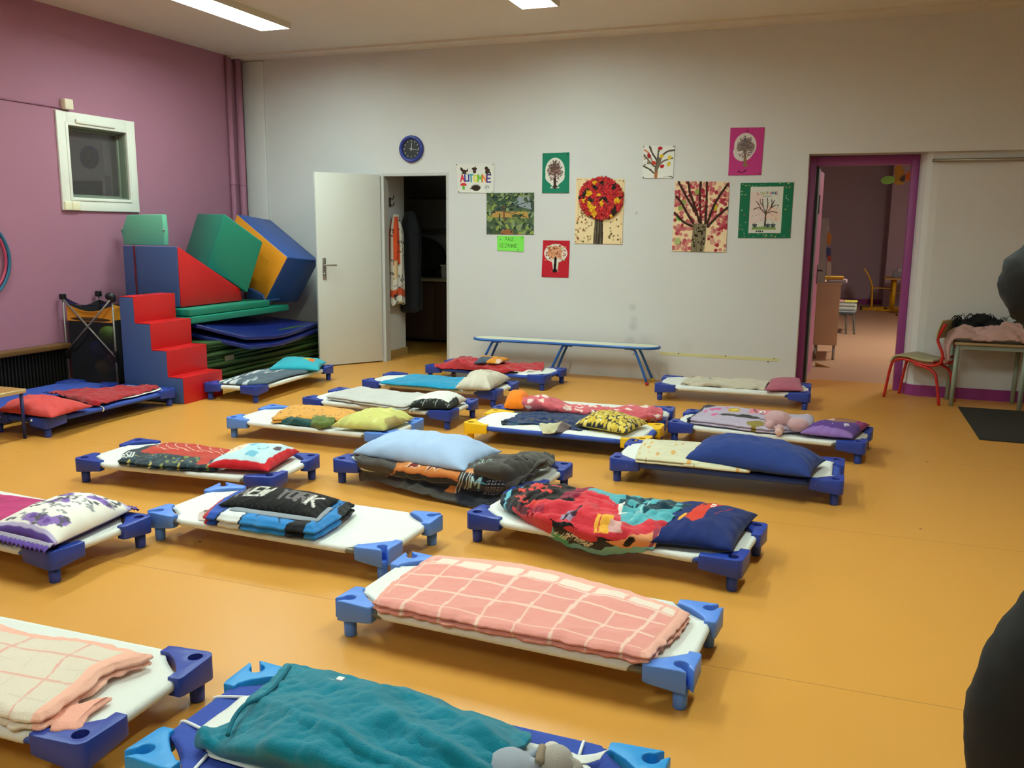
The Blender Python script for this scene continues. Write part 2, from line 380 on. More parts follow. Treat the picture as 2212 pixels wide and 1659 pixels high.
def floor_mat(name, c, c2):
    m = bpy.data.materials.new(name); m.use_nodes = True; nt = m.node_tree; b = nt.nodes['Principled BSDF']; N = nt.nodes.new; Lk = nt.links.new
    g = N('ShaderNodeTexCoord'); n = N('ShaderNodeTexNoise'); n.inputs['Scale'].default_value = 2.2; n.inputs['Detail'].default_value = 8; n.inputs['Roughness'].default_value = .65
    Lk(g.outputs['Object'], n.inputs['Vector']); mx = N('ShaderNodeMixRGB'); mx.inputs[1].default_value = (*lin(c), 1); mx.inputs[2].default_value = (*lin(c2), 1)
    Lk(n.outputs['Fac'], mx.inputs[0])
    sx = N('ShaderNodeSeparateXYZ'); Lk(g.outputs['Object'], sx.inputs[0])
    a = N('ShaderNodeMath'); a.operation = 'SUBTRACT'; a.inputs[1].default_value = 2.85-1.64*4; Lk(sx.outputs['Y'], a.inputs[0])
    q = N('ShaderNodeMath'); q.operation = 'PINGPONG'; q.inputs[1].default_value = .82; Lk(a.outputs[0], q.inputs[0])
    l = N('ShaderNodeMath'); l.operation = 'LESS_THAN'; l.inputs[1].default_value = .0022; Lk(q.outputs[0], l.inputs[0])
    h = N('ShaderNodeMath'); h.operation = 'MULTIPLY'; h.inputs[1].default_value = .45; Lk(l.outputs[0], h.inputs[0])
    m2 = N('ShaderNodeMixRGB'); m2.inputs[2].default_value = (.12, .05, .01, 1); Lk(mx.outputs[0], m2.inputs[1]); Lk(h.outputs[0], m2.inputs[0])
    v = N('ShaderNodeTexNoise'); v.inputs['Scale'].default_value = 14; v.inputs['Detail'].default_value = 1; Lk(g.outputs['Object'], v.inputs['Vector'])
    k = N('ShaderNodeMath'); k.operation = 'GREATER_THAN'; k.inputs[1].default_value = .815; Lk(v.outputs['Fac'], k.inputs[0])
    m3 = N('ShaderNodeMixRGB'); m3.inputs[2].default_value = (.1, .05, .02, 1); Lk(m2.outputs[0], m3.inputs[1]); Lk(k.outputs[0], m3.inputs[0]); Lk(m3.outputs[0], b.inputs['Base Color'])
    r = N('ShaderNodeMapRange'); r.inputs['To Min'].default_value = .3; r.inputs['To Max'].default_value = .42; Lk(n.outputs['Fac'], r.inputs[0]); Lk(r.outputs[0], b.inputs['Roughness'])
    b.inputs['Specular IOR Level'].default_value = .42
    n3 = N('ShaderNodeTexNoise'); n3.inputs['Scale'].default_value = 300; Lk(g.outputs['Object'], n3.inputs['Vector'])
    u = N('ShaderNodeBump'); u.inputs['Strength'].default_value = .05; u.inputs['Distance'].default_value = .003; Lk(n3.outputs['Fac'], u.inputs['Height']); Lk(u.outputs[0], b.inputs['Normal'])
    return m
struct(obj('floor', box(NB(), -6.6, -2.2, -.1, 3.8, 9.25, 0), floor_mat('orange_vinyl', '#d0933f', '#d59a48')))
struct(obj('floor_classroom', box(NB(), -1.6, 9.25, -.1, 5, 20.2, -.0), floor_mat('tan_vinyl', '#bf9a7a', '#c8a482')))
struct(obj('floor_closet', box(NB(), -6.6, 9.25, -.1, -3.7, 11.2, -.0), mat('closet_vinyl', '#b98a3c', .35)))
struct(obj('ceiling', box(NB(), -6.6, -2.2, CEIL, 3.8, 8.75, CEIL+.1), M_CEIL))
b = NB(); box(b, LX, 8.33, CEIL-.022, 3.6, WY, CEIL); struct(obj('trim_1', b, M_CEIL))
# back wall: closet opening x -4.70..-3.905 (z<2.045), classroom opening x -.33..
b = NB()
box(b, -6.6, WY, 2.16, 3.8, 8.75, CEIL); box(b, -6.6, WY, 0, -4.70, 8.69, 2.16); box(b, -4.70, WY, 2.045, -3.905, 8.69, 2.16); box(b, -3.905, WY, 0, -.33, 8.69, 2.16)
struct(obj('wall_back', b, M_WHITE))
b = NB(); box(b, -.43, 8.69, 0, -.33, 9.0, 2.16)
prism(b, [(-.33, 8.7, 2.16), (.75, 8.7, 2.16), (.75, 9.0, 2.16), (-.33, 9.0, 2.16)], (0, 0, .1))
cur = [(.612, 9.0), (.612, 8.86), (.625, 8.77), (.655, 8.7), (.70, 8.668), (.76, 8.66), (3.8, 8.66), (3.8, 9.0)]
prism(b, [(x, y, 0) for x, y in cur], (0, 0, 2.16)); struct(obj('wall_back_alcove', b, M_WHITE))
b = NB(); cb = [(.600, 8.99), (.600, 8.86), (.613, 8.76), (.647, 8.69), (.697, 8.655), (.76, 8.647), (3.55, 8.647)]; cbo = [(.608, 9.0), (.608, 8.86), (.62, 8.765), (.65, 8.7), (.70, 8.664), (.76, 8.658), (3.55, 8.658)]
prism(b, [(x, y, 0) for x, y in cb]+[(x, y, 0) for x, y in cbo[::-1]], (0, 0, .10)); struct(obj('baseboard_right', b, M_BASE))
# pilaster in the corner
b = NB(); box(b, -6.42, 8.56, 0, -6.15, WY+.002, CEIL-.03); struct(bevel(obj('trim_2', b, M_WHITE), .01))
# left wall with window hole y 6.085..6.775 z 1.71..2.335
b = NB(); X0 = LX-.16
box(b, X0, -2.2, 0, LX, 6.085, CEIL); box(b, X0, 6.775, 0, LX, 8.69, CEIL); box(b, X0, 6.085, 0, LX, 6.775, 1.71); box(b, X0, 6.085, 2.335, LX, 6.775, CEIL)
struct(obj('wall_left', b, M_PURP))
struct(obj('wall_right', box(NB(), 3.6, -2.2, 0, 3.8, 8.66, CEIL), M_DARKW))
struct(obj('wall_front', box(NB(), -6.6, -2.2, 0, 3.8, -2.05, CEIL), M_DARKW))
# window in left wall
M_FR = mat('window_white', '#e4e6df', .4); wn = thing('window_1', 'x', 'x', (LX, 6.43, 1.6), absolute=True); wn['kind'] = 'structure'
for k in ('label', 'category'): del wn[k]
def rectframe(b, X, Y0, Y1, Z0, Z1, w, x1):
    box(b, X, Y0, Z0, x1, Y0+w, Z1); box(b, X, Y1-w, Z0, x1, Y1, Z1); box(b, X, Y0+w, Z0, x1, Y1-w, Z0+w); box(b, X, Y0+w, Z1-w, x1, Y1-w, Z1)
b = NB(); rectframe(b, LX, 5.975, 6.88, 1.597, 2.448, .105, LX+.022); rectframe(b, LX+.0, 6.06, 6.795, 1.685, 2.36, .028, LX+.030); bevel(obj('window_frame', b, M_FR, wn), .004)
b = NB(); rectframe(b, X0+.001, 6.086, 6.774, 1.711, 2.334, .014, LX-.001); rectframe(b, X0, 6.098, 6.762, 1.723, 2.322, .02, LX-.07); bevel(obj('sash', b, mat('sash_grey_green', '#727d70', .5), wn), .003)
gl = bpy.data.materials.new('window_glass'); gl.use_nodes = True; gb = gl.node_tree.nodes['Principled BSDF']; gb.inputs['Transmission Weight'].default_value = .9; gb.inputs['Base Color'].default_value = (.55, .5, .52, 1); gb.inputs['Roughness'].default_value = .02
obj('window_pane', box(NB(), LX-.095, 6.115, 1.74, LX-.088, 6.745, 2.305), gl, wn)
b = NB(); Q = []
box(b, LX+.02, 6.17, 2.355, LX+.045, 6.62, 2.395); bevel(obj('trickle_vent', b, M_FR, wn), .008, 3)
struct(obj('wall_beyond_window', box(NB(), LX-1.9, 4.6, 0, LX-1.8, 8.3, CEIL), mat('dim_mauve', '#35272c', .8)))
# wall box, cable, switch plates
t = thing('junction_box', 'small cream box on the mauve wall above the top corner of the window', 'electrical box', (LX, 6.09, 2.46), absolute=True)
bevel(obj('cover', box(NB(), LX, 6.045, 2.462, LX+.06, 6.135, 2.55), mat('cream_plastic', '#e0d5c0', .45), t), .006)
o = obj('wall_conduit', tube(NB(), [(LX+.008, -2, 2.474), (LX+.008, 6.045, 2.474)], .009, 8), M_PURP, None, True); tag(o, 'thin mauve cable conduit running along the wall into the cream box', 'conduit')
t = thing('switch_plate', 'cream double switch plate at the lower left corner of the window frame', 'switch', (LX+.02, 6.07, 1.62), absolute=True)
for k in range(2): bevel(obj('rocker', box(NB(), LX+.02, 5.985+k*.085, 1.60, LX+.036, 6.066+k*.085, 1.675), mat('cream_plate', '#e8e3c4', .45), t), .004)
# pink pipes in corner
for y, x, r, l in ((8.30, -6.405, .028, 'mauve painted pipe in the corner, the one further from the white wall'), (8.45, -6.39, .038, 'thicker mauve painted pipe in the corner, nearer the white wall')):
    t = thing('wall_pipe', l, 'pipe', (x, y, 0), absolute=True, group='corner pipes')
    obj('pipe', cyl(NB(), (x, y, 0), r, CEIL-.025), M_PURP, t, True)
    b = NB(); cyl(b, (x, y, 1.93), r+.006, .012); obj('pipe_clamp', b, M_PURP, t, True)
# ceiling strips
M_EMIT = mat('lamp_diffuser', '#e9fff4', .5, emit=LAMP); M_HOUS = mat('lamp_housing', '#cfc8ba', .5)
LL = ['the left of two, above the foam blocks', 'the right of two, at the top edge of the photo']
for k, (x, y) in enumerate(LAMP_POS):
    l = ('lit ceiling strip light, '+LL[k]) if k < 2 else 'long lit ceiling strip light out of view nearer the camera'
    t = thing('ceiling_light', l, 'ceiling light', (x, y, CEIL), group='ceiling strip lights', absolute=True)
    b = NB(); hw, hl = .165, .72
    box(b, x-hw, y-hl, CEIL-.055, x-hw+.012, y+hl, CEIL); box(b, x+hw-.012, y-hl, CEIL-.055, x+hw, y+hl, CEIL); box(b, x-hw+.012, y-hl, CEIL-.055, x+hw-.012, y-hl+.012, CEIL); box(b, x-hw+.012, y+hl-.012, CEIL-.055, x+hw-.012, y+hl, CEIL)
    obj('housing', b, M_HOUS, t)
    obj('diffuser', box(NB(), x-hw+.014, y-hl+.014, CEIL-.012, x+hw-.014, y+hl-.014, CEIL-.002), M_EMIT, t)
# radiator with wooden ledge on the left wall
t = thing('radiator', 'low black ribbed radiator along the mauve wall with a wooden ledge on top', 'radiator', (LX, 4, 0), absolute=True)
b = NB(); box(b, LX+.004, .5, .04, LX+.05, 5.84, .40)
y = 1.5
while y < 5.82: box(b, LX+.05, y, .05, LX+.075, y+.014, .39); y += .034
obj('grille', b, mat('black_metal', '#15140f', .5), t)
bevel(obj('ledge', box(NB(), LX+.004, .5, .40, LX+.12, 5.86, .445), mat('brown_wood', '#6b4a24', .5, var=.25, vscale=12), t), .008)
# yellow painted line with screws on back wall
t = thing('wall_marking', 'faded yellow painted line low on the white wall right of the bench', 'painted line', (-1, WY, .25), absolute=True)
p0 = onY(1425, 763, WY-.002); p1 = onY(1683, 778, WY-.002)
b = NB(); prism(b, [(p0.x, WY-.002, p0.z-.014), (p1.x, WY-.002, p1.z-.014), (p1.x, WY-.002, p1.z+.014), (p0.x, WY-.002, p0.z+.014)], (0, .002, 0)); obj('stripe', b, mat('faded_yellow', '#d3cf9a', .8, var=.08), t)
for px, py in ((1466, 763.5), (1567, 769), (1672, 775), (1659, 781.5), (1369, 765)):
    p = onY(px, py, WY); obj('screw', ball(NB(), (p.x, WY-.002, p.z), .006, 8), mat('dark_screw', '#40403c', .4), t, True)
# ---- closet
struct(obj('wall_closet_left', box(NB(), -4.86, 8.69, 0, -4.745, 9.2, 2.6), M_WHITE))
struct(obj('baseboard_closet', box(NB(), -4.745, 8.72, 0, -4.73, 9.215, .09), mat('tan_base', '#a98a55', .5)))
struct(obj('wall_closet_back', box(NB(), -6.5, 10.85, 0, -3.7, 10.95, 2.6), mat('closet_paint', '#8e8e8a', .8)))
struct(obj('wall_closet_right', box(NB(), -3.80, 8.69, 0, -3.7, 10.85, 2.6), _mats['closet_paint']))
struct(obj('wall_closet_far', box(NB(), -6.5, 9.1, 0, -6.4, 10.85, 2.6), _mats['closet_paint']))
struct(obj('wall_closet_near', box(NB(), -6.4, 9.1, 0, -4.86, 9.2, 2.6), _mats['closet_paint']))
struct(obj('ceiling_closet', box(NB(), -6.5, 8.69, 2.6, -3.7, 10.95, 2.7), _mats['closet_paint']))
b = NB(); box(b, -4.70, 8.588, 0, -4.672, 8.69, 2.045); box(b, -3.933, 8.588, 0, -3.905, 8.69, 2.045); box(b, -4.672, 8.588, 2.017, -3.933, 8.69, 2.045)
struct(obj('trim_3', b, mat('door_frame_white', '#b9bab8', .5)))
# closet door leaf, opened into the room
dr = thing('door_1', 'x', 'x', (-4.70, 8.57, 0), absolute=True); dr['kind'] = 'structure'
for k in ('label', 'category'): del dr[k]
h0 = Vector((-4.705, 8.565, 0)); e0 = Vector((-5.125, 7.955, 0)); dd = (e0-h0).normalized(); nn = Vector((dd.y, -dd.x, 0))
if nn.y > 0: nn = -nn        # towards the camera side
b = NB(); prism(b, [h0+Vector((0, 0, .012)), e0+Vector((0, 0, .012)), e0-nn*.038+Vector((0, 0, .012)), h0-nn*.038+Vector((0, 0, .012))], (0, 0, 2.02))
bevel(obj('door_leaf', b, mat('door_white', '#cccdc8', .45, var=.02), dr), .002)
hc = e0-dd*.075+Vector((0, 0, 1.04))
def slab(b, c, ax, up, n, hx, hz, t):
    prism(b, [c-ax*hx-up*hz, c+ax*hx-up*hz, c+ax*hx+up*hz, c-ax*hx+up*hz], n*t); return b
Z = Vector((0, 0, 1)); MS = mat('brushed_steel', '#a8a9a6', .3, .9)
bevel(obj('lock_plate', slab(NB(), hc, dd, Z, nn, .02, .115, .006), MS, dr), .003)
b = NB(); tube(b, [hc+Z*.04+nn*.004, hc+Z*.04+nn*.045, hc+Z*.04+nn*.05-dd*.02, hc+Z*.038+nn*.05-dd*.12], .0085, 10, 4); obj('door_handle', b, MS, dr, True)
b = NB(); tube(b, [hc-Z*.055+nn*.004, hc-Z*.055+nn*.022], .014, 14); obj('lock_cylinder', b, MS, dr, True)
# closet content
t = thing('closet_cabinet', 'dark wooden base cabinet with pale worktop deep in the unlit closet', 'cabinet', (-4.7, 10.5, 0), absolute=True)
MD = mat('dark_wood', '#4a3328', .5, var=.2, vscale=8)
obj('body', box(NB(), -5.4, 10.25, .05, -3.81, 10.84, .8), MD, t); bevel(obj('worktop', box(NB(), -5.4, 10.21, .8, -3.81, 10.84, .835), mat('pale_top', '#a89b80', .5), t), .004)
for k in range(3): bevel(obj('cabinet_door', box(NB(), -5.39+k*.527, 10.235, .07, -4.875+k*.527, 10.25, .78), MD, t), .003)
t = thing('storage_box', 'white box with printed side standing on the closet worktop', 'box', (-4.68, 10.4, .836), absolute=True)
bevel(obj('body', box(NB(), -4.80, 10.32, .836, -4.50, 10.56, .99), mat('carton_white', '#a9aaa6', .7), t), .004); bevel(obj('lid', box(NB(), -4.81, 10.31, .99, -4.49, 10.57, 1.01), mat('carton_white2', '#bfc0bc', .7), t), .004)
o = obj('dark_cushion', ball(NB(), (-5.22, 10.55, 1.1), .34, 24, (1.1, .6, .78)), mat('black_cloth', '#1a1a1c', .9), None, True); tag(o, 'black rounded cloth mound on the closet worktop behind the hanging coats', 'cushion')
for z, l in ((1.45, 'lower one of two dark shelves on the closet back wall'), (1.85, 'upper one of two dark shelves on the closet back wall')):
    o = obj('wall_shelf', box(NB(), -5.4, 10.55, z, -3.81, 10.85, z+.02), MD); tag(o, l, 'shelf', 'closet shelves')
# coat hook and coats on the closet side wall
t = thing('coat_hook', 'small dark double hook on the white side wall inside the closet', 'hook', (-4.745, 8.85, 1.75), absolute=True)
b = NB(); box(b, -4.745, 8.83, 1.70, -4.738, 8.87, 1.80); obj('plate', b, _mats['dark_screw'], t)
for s in (.05, -.02): obj('hook', tube(NB(), [(-4.74, 8.85, 1.75+s), (-4.70, 8.85, 1.735+s), (-4.69, 8.85, 1.775+s)], .007, 8, 4), _mats['dark_screw'], t, True)
def garment(name, label, x0, y0, y1, z0, z1, depth, canvas, seed, cat='coat'):
    bm = NB(); nu, nv = 56, 60; uv = []; V = []
    for j in range(nv+1):
        v = j/nv; row = []; wdt = (.35+.65*min(1, (1-v)*5)**.6)*(1+.12*(1-v))
        for i in range(nu):
            a = 2*PI*i/nu; yy = (y0+y1)/2+math.cos(a)*(y1-y0)/2*wdt; xx = x0+depth/2+math.sin(a)*depth/2*wdt
            k = 1+.13*math.sin(a*7+seed+v*2)+.1*nz((a*2, v*5), 1, seed); k *= 1 if 0 < j < nv else .6
            xx = x0+depth/2+(xx-x0-depth/2)*k; xx = max(xx, x0+.002)
            row.append(bm.verts.new((xx, yy, z0+(z1-z0)*v+.015*math.sin(a*3+seed)*(1-v)))); uv.append((abs(2*i/nu-1), v))
        V.append(row)
    for j in range(nv):
        for i in range(nu): bm.faces.new((V[j][i], V[j][(i+1) % nu], V[j+1][(i+1) % nu], V[j+1][i]))
    bm.faces.new(V[-1]); bm.faces.new(V[0][::-1]); bm.verts.index_update()
    o = obj(name, bm, FAB, None, True); paint(o, canvas, uv); return tag(o, label, cat)
cv = Canvas(80, 160, '#d9d6cc', .35)
cv.dots(60, .02, ['#2b2b2e', '#4a4a4c', '#7c7a74'], seed=4, ecc=.6); cv.rect(.1, .45, .4, .98, '#d4512c'); cv.rect(.0, .1, 1, .18, '#cf5530'); cv.rect(.12, .3, .3, .5, '#d7b98c'); cv.dots(40, .012, ['#1f2122'], seed=9)
garment('patterned_coat', 'long white coat with black pattern and orange bands hanging in the closet doorway', -4.735, 8.76, 8.98, .62, 1.62, .12, cv, 2)
garment('black_coat', 'long black coat hanging behind the patterned coat inside the closet', -4.73, 9.02, 9.19, .52, 1.66, .22, Canvas(8, 8, '#17181b'), 5)
# ---- classroom beyond
M_CW = paintwall('classroom_mauve', '#ae9ea8'); M_CW2 = paintwall('classroom_mauve_lit', '#bcaab6')  # second mauve is paler: light on the angled pier put into its colour
struct(obj('wall_classroom_back', box(NB(), -1.6, 19.7, 0, 5, 19.9, 3.0), M_CW))
struct(obj('wall_classroom_pier', box(NB(), .86, 19.1, 0, 5, 19.7, 3.0), M_CW2))
struct(obj('wall_classroom_left', box(NB(), -1.7, 9.0, 0, -1.6, 19.9, 3.0), M_CW))
struct(obj('wall_classroom_right', box(NB(), 4.9, 9.0, 0, 5.0, 19.1, 3.0), M_CW))
struct(obj('wall_classroom_near', box(NB(), -1.7, 9.0, 0, -.43, 9.1, 3.0), M_CW))
struct(obj('wall_classroom_front', box(NB(), .612, 9.0, 0, 5.0, 9.1, 3.0), M_CW))
struct(obj('wall_classroom_lintel', box(NB(), -.43, 9.0, 2.16, .612, 9.1, 3.0), M_CW))
struct(obj('ceiling_classroom', box(NB(), -1.7, 9.0, 3.0, 5, 19.9, 3.1), M_CEIL))
struct(obj('baseboard_classroom', box(NB(), -1.6, 19.68, 0, .86, 19.7, .1), M_BASE))
t = thing('ceiling_light', 'unseen ceiling light added to brighten the next classroom', 'ceiling light', (1.5, 13, 3), absolute=True)
obj('diffuser', box(NB(), 1.6, 11.5, 2.95, 1.9, 13.0, 2.99), mat('classroom_fill_light', '#fff6ea', .5, emit=70.0), t)  # unseen emitter added to light the classroom beyond the doorway
# door frame (purple) and door leaf
b = NB(); YF = 8.86
box(b, -.345, YF, 0, -.27, 8.99, 2.155); box(b, .545, YF, 0, .61, 8.99, 2.155); box(b, -.27, YF, 2.075, .545, 8.99, 2.155)
struct(bevel(obj('trim_4', b, mat('purple_frame', '#8c3a80', .4)), .004))
d2 = thing('door_2', 'x', 'x', (-.27, 9.0, 0), absolute=True); d2['kind'] = 'structure'
for k in ('label', 'category'): del d2[k]
ha = Vector((-.268, 9.0, .01)); hb = Vector((-.215, 9.84, .01)); dd2 = (hb-ha).normalized(); n2 = Vector((dd2.y, -dd2.x, 0))
b = NB(); prism(b, [ha, hb, hb+Vector((-.04, 0, 0)), ha+Vector((-.04, 0, 0))], (0, 0, 2.05)); obj('door_leaf', b, mat('pink_door', '#c87fa6', .45), d2)
b = NB(); box(b, -.27, 8.93, .01, -.245, 8.955, 2.07); obj('door_seal', b, mat('black_rubber', '#1c1d20', .6), d2)
b = NB(); box(b, -.27, 8.957, .01, -.232, 8.995, 2.05); obj('edge_profile', b, mat('grey_metal', '#8d9198', .35, .6), d2)
hp = ha+dd2*.75; b = NB(); slab(b, hp+Z*1.02, dd2, Z, n2, .018, .1, .006); tube(b, [hp+Z*1.06, hp+Z*1.06+n2*.05, hp+Z*1.06+n2*.055-dd2*.1], .009, 8, 4); obj('door_handle', b, _mats['dark_screw'], d2, True)
b = NB(); slab(b, ha+dd2*.3+Z*1.72, dd2, Z, n2, .03, .09, .02); obj('door_closer', b, _mats['dark_screw'], d2)
q = onZ(1765, 791, 0); o = obj('door_wedge', prism(NB(), [(q.x-.02, q.y-.05, 0), (q.x+.14, q.y-.05, 0), (q.x-.02, q.y-.05, .045)], (0, .04, 0)), mat('wedge_wood', '#a0702f', .6)); tag(o, 'small wooden wedge on the floor by the pink door', 'door stop')
# ================================================================== COTS
HL, HW, HT = .606, .226, .146      # hole spacing half sizes, corner top height
PL = {'navy': mat('navy_plastic', '#243f9e', .38, bump=.06, bscale=400), 'light': mat('light_blue_plastic', '#5b8be4', .4, bump=.06, bscale=400), 'yellow': mat('yellow_plastic', '#f2c218', .4, bump=.05, bscale=400), 'sky': mat('sky_blue_plastic', '#2192dd', .4, bump=.05, bscale=400)}
PL_SHADE = {'navy': mat('navy_plastic_shaded', '#16267c', .5), 'light': mat('light_blue_shaded', '#3462c8', .5), 'yellow': mat('yellow_shaded', '#c89608', .5), 'sky': mat('sky_shaded', '#1677bd', .5)}  # darker copies of the plastics: shade in the bracket holes put into colour
CAN = {'white': mat('white_canvas', '#dcdfdc', .85, bump=.25, bscale=350, var=.02, vscale=20), 'blue': mat('blue_mesh_canvas', '#3552b4', .8, bump=.5, bscale=500)}
TUB = {'grey': mat('grey_tube', '#85847a', .4, .5), 'blue': mat('blue_tube', '#3a53a4', .45)}
def corner_bm(style):
    """corner bracket; local origin under the hole, body grows towards +x,+y (inside of the cot), outer corner at -,-"""
    bm = NB(); r = .030; a = .044
    out = [(-a+r-r*math.cos(t), -a+r-r*math.sin(t)) for t in [PI/2*k/6 for k in range(6, -1, -1)]]   # from bottom side to left side
    arm = .135 if style == 'closed' else .115
    pts = []
    # start at long arm end (x+), bottom edge
    pts += [(arm, -a+.004), (arm, -a+.044)]
    pts += [(.102, -.001), (.062, .024), (.024, .058), (-.001, .086)]
    pts += [(-a+.044, arm*.92), (-a+.004, arm*.92), (-a, arm*.8)]
    corner = [(-a, -a+r)]+[(-a+r-r*math.cos(t), -a+r-r*math.sin(t)) for t in [PI/2*k/6 for k in range(1, 6)]]+[(-a+r, -a)]
    hr = .0225
    if style == 'open':
        # slot runs out along the diagonal towards the outer corner
        w = .013; th0 = math.asin(w/hr)
        circ = []
        N = 16
        dirv = -3*PI/4
        for k in range(N+1):
            t = dirv-th0-(2*PI-2*th0)*k/N
            circ.append((hr*math.cos(t), hr*math.sin(t)))
        ex = (-.7071, -.7071); sx = (.7071, -.7071)
        e1 = (ex[0]*.052-sx[0]*w, ex[1]*.052-sx[1]*w); e2 = (ex[0]*.052+sx[0]*w, ex[1]*.052+sx[1]*w)
        pts += [(-a, -a+r+.012), e1]+circ+[e2, (-a+r+.012, -a)]
        hole = None
    else:
        pts += corner
        hole = [(hr*math.cos(2*PI*k/20), hr*math.sin(2*PI*k/20)) for k in range(20)]
    pts += [(arm*.82, -a)]
    def zb(x, y):
        d = max(x, y); return .068 if d < .03 else .068+.014*min(1, (d-.03)/.09)
    def zt(x, y):
        return HT-.005*min(1, max(0, max(x, y)-.02)/.09)
    top = [bm.verts.new((x, y, zt(x, y))) for x, y in pts]; bot = [bm.verts.new((x, y, zb(x, y))) for x, y in pts]; n = len(pts)
    for i in range(n): bm.faces.new((top[i], bot[i], bot[(i+1) % n], top[(i+1) % n]))
    et = [bm.edges.get((top[i], top[(i+1) % n])) for i in range(n)]; eb = [bm.edges.get((bot[i], bot[(i+1) % n])) for i in range(n)]
    if hole:
        ht = [bm.verts.new((x, y, zt(x, y))) for x, y in hole]; hb = [bm.verts.new((x*.9, y*.9, HT-.055)) for x, y in hole]; k = len(hole)
        eh = [bm.edges.new((ht[i], ht[(i+1) % k])) for i in range(k)]
        bmesh.ops.triangle_fill(bm, edges=et+eh, use_beauty=True)
        for i in range(k):
            f = bm.faces.new((ht[i], ht[(i+1) % k], hb[(i+1) % k], hb[i])); f.material_index = 1
        bm.faces.new(hb).material_index = 1
    else: bmesh.ops.triangle_fill(bm, edges=et, use_beauty=True)
    bmesh.ops.triangle_fill(bm, edges=eb, use_beauty=True)
    return bm
def leg_bm(): return tube(NB(), [(0, 0, .0), (0, 0, .004), (0, 0, .08)], [.0205, .0225, .0245], 22)
def canvas_bm():
    bm = NB(); lx, ly = HL-.012, HW+.022; cx, cy = .125, .112
    # octagon outline densely sampled; on straight sides it wraps round the tube
    segs = [((-lx+cx, -ly), (lx-cx, -ly), 1), ((lx-cx, -ly), (lx+.02, -ly+cy), 0), ((lx+.02, -ly+cy), (lx+.02, ly-cy), 1), ((lx+.02, ly-cy), (lx-cx, ly), 0), ((lx-cx, ly), (-lx+cx, ly), 1), ((-lx+cx, ly), (-lx-.02, ly-cy), 0), ((-lx-.02, ly-cy), (-lx-.02, -ly+cy), 1), ((-lx-.02, -ly+cy), (-lx+cx, -ly), 0)]
    P = []
    for (a, b, wflag) in segs:
        L = math.hypot(b[0]-a[0], b[1]-a[1]); k = max(4, int(L/.03))
        for i in range(k):
            t = i/k; nx, ny = (b[1]-a[1])/L, -(b[0]-a[0])/L
            end = min(t, 1-t)*L
            bow = -.008*math.sin(PI*t) if not wflag else 0    # chamfer edges pull inwards
            P.append(((a[0]+(b[0]-a[0])*t+nx*bow, a[1]+(b[1]-a[1])*t+ny*bow), (nx, ny), wflag if (0 < i) else 0.0 if not wflag else .5))
    n = len(P); zt = .131; rings = []
    for s in (0.12, .3, .5, .7, .85, .95, 1):
        ring = []
        for (x, y), _, w_ in P:
            q = (x*s, y*s); z = zt-.010*(1-min(1, s)**3)+.0012*nz(q, 7, 3)
            if s == 1 and not w_: z -= .002
            ring.append(bm.verts.new((q[0], q[1], z)))
        rings.append(ring)
    for d, z in ((.009, .129), (.015, .122), (.0165, .113), (.013, .102), (.004, .0975), (-.012, .099)):
        ring = []
        for (x, y), (nx, ny), w_ in P:
            k = 1 if w_ == 1 else (.75 if w_ == .5 else 0)
            if k: ring.append(bm.verts.new((x+nx*d*k, y+ny*d*k, zt+(z-zt)*k)))
            else: ring.append(bm.verts.new((x-nx*.001, y-ny*.001, zt-.002-(.131-z)*.12)))
        rings.append(ring)
    c = bm.verts.new((0, 0, zt-.010))
    for i in range(n): bm.faces.new((c, rings[0][i], rings[0][(i+1) % n]))
    for A, B in zip(rings[:-1], rings[1:]):
        for i in range(n): bm.faces.new((A[i], B[i], B[(i+1) % n], A[(i+1) % n]))
    return bm
def tube_bm(a, b): return tube(NB(), [a, b], .0135, 12)
_cache = {}
def cached(key, fn, mats, smooth=True, bv=0):
    if key not in _cache:
        me = bpy.data.meshes.new(key); bm = fn(); bmesh.ops.recalc_face_normals(bm, faces=bm.faces[:]); bm.to_mesh(me); bm.free()
        for k in mats: me.materials.append(k)
        if smooth: me.polygons.foreach_set('use_smooth', [True]*len(me.polygons))
        _cache[key] = me
    return _cache[key]
def child(name, me, parent, loc=(0, 0, 0), rz=0, sc=(1, 1, 1)):
    o = bpy.data.objects.new(name, me); C.objects.link(o); o.parent = parent; o.location = loc; o.rotation_euler = (0, 0, rz); o.scale = sc; return o
def cot(label, x, y, a, colour='navy', style='closed', canvas='white', tubec='blue'):
    t = thing('stacking_cot', label, 'cot', (x, y, 0), a, 'low stacking nap cots set out on the orange floor')
    o = child('fabric', cached('fabric_'+canvas, canvas_bm, [CAN[canvas]]), t)
    s = o.modifiers.new('thick', 'SOLIDIFY'); s.thickness = .002
    for k, (p, q) in enumerate((((-HL+.05, -HW-.022), (HL-.05, -HW-.022)), ((-HL+.05, HW+.022), (HL-.05, HW+.022)), ((-HL-.001, -HW+.04), (-HL-.001, HW-.04)), ((HL+.001, -HW+.04), (HL+.001, HW-.04)))):
        child('frame_tube', cached('tube_%s_%d' % (tubec, k), lambda: tube_bm((*p, .112), (*q, .112)), [TUB[tubec]]), t)
    for sx in (-1, 1):
        for sy in (-1, 1):
            # mirror so that the body points inwards
            key = 'corner_%s_%s_%d_%d' % (colour, style, sx, sy)
            def mk():
                bm = corner_bm(style); bmesh.ops.scale(bm, vec=(-sx, -sy, 1), verts=bm.verts[:]); return bm
            c = child('corner_bracket', cached(key, mk, [PL[colour], PL_SHADE[colour]]), t, (sx*HL, sy*HW, 0))
            bv = c.modifiers.new('bevel', 'BEVEL'); bv.width = .0045; bv.segments = 2; bv.limit_method = 'ANGLE'; bv.angle_limit = .7
            child('leg', cached('leg_'+colour, leg_bm, [PL[colour]]), c, (0, 0, 0))
    return t
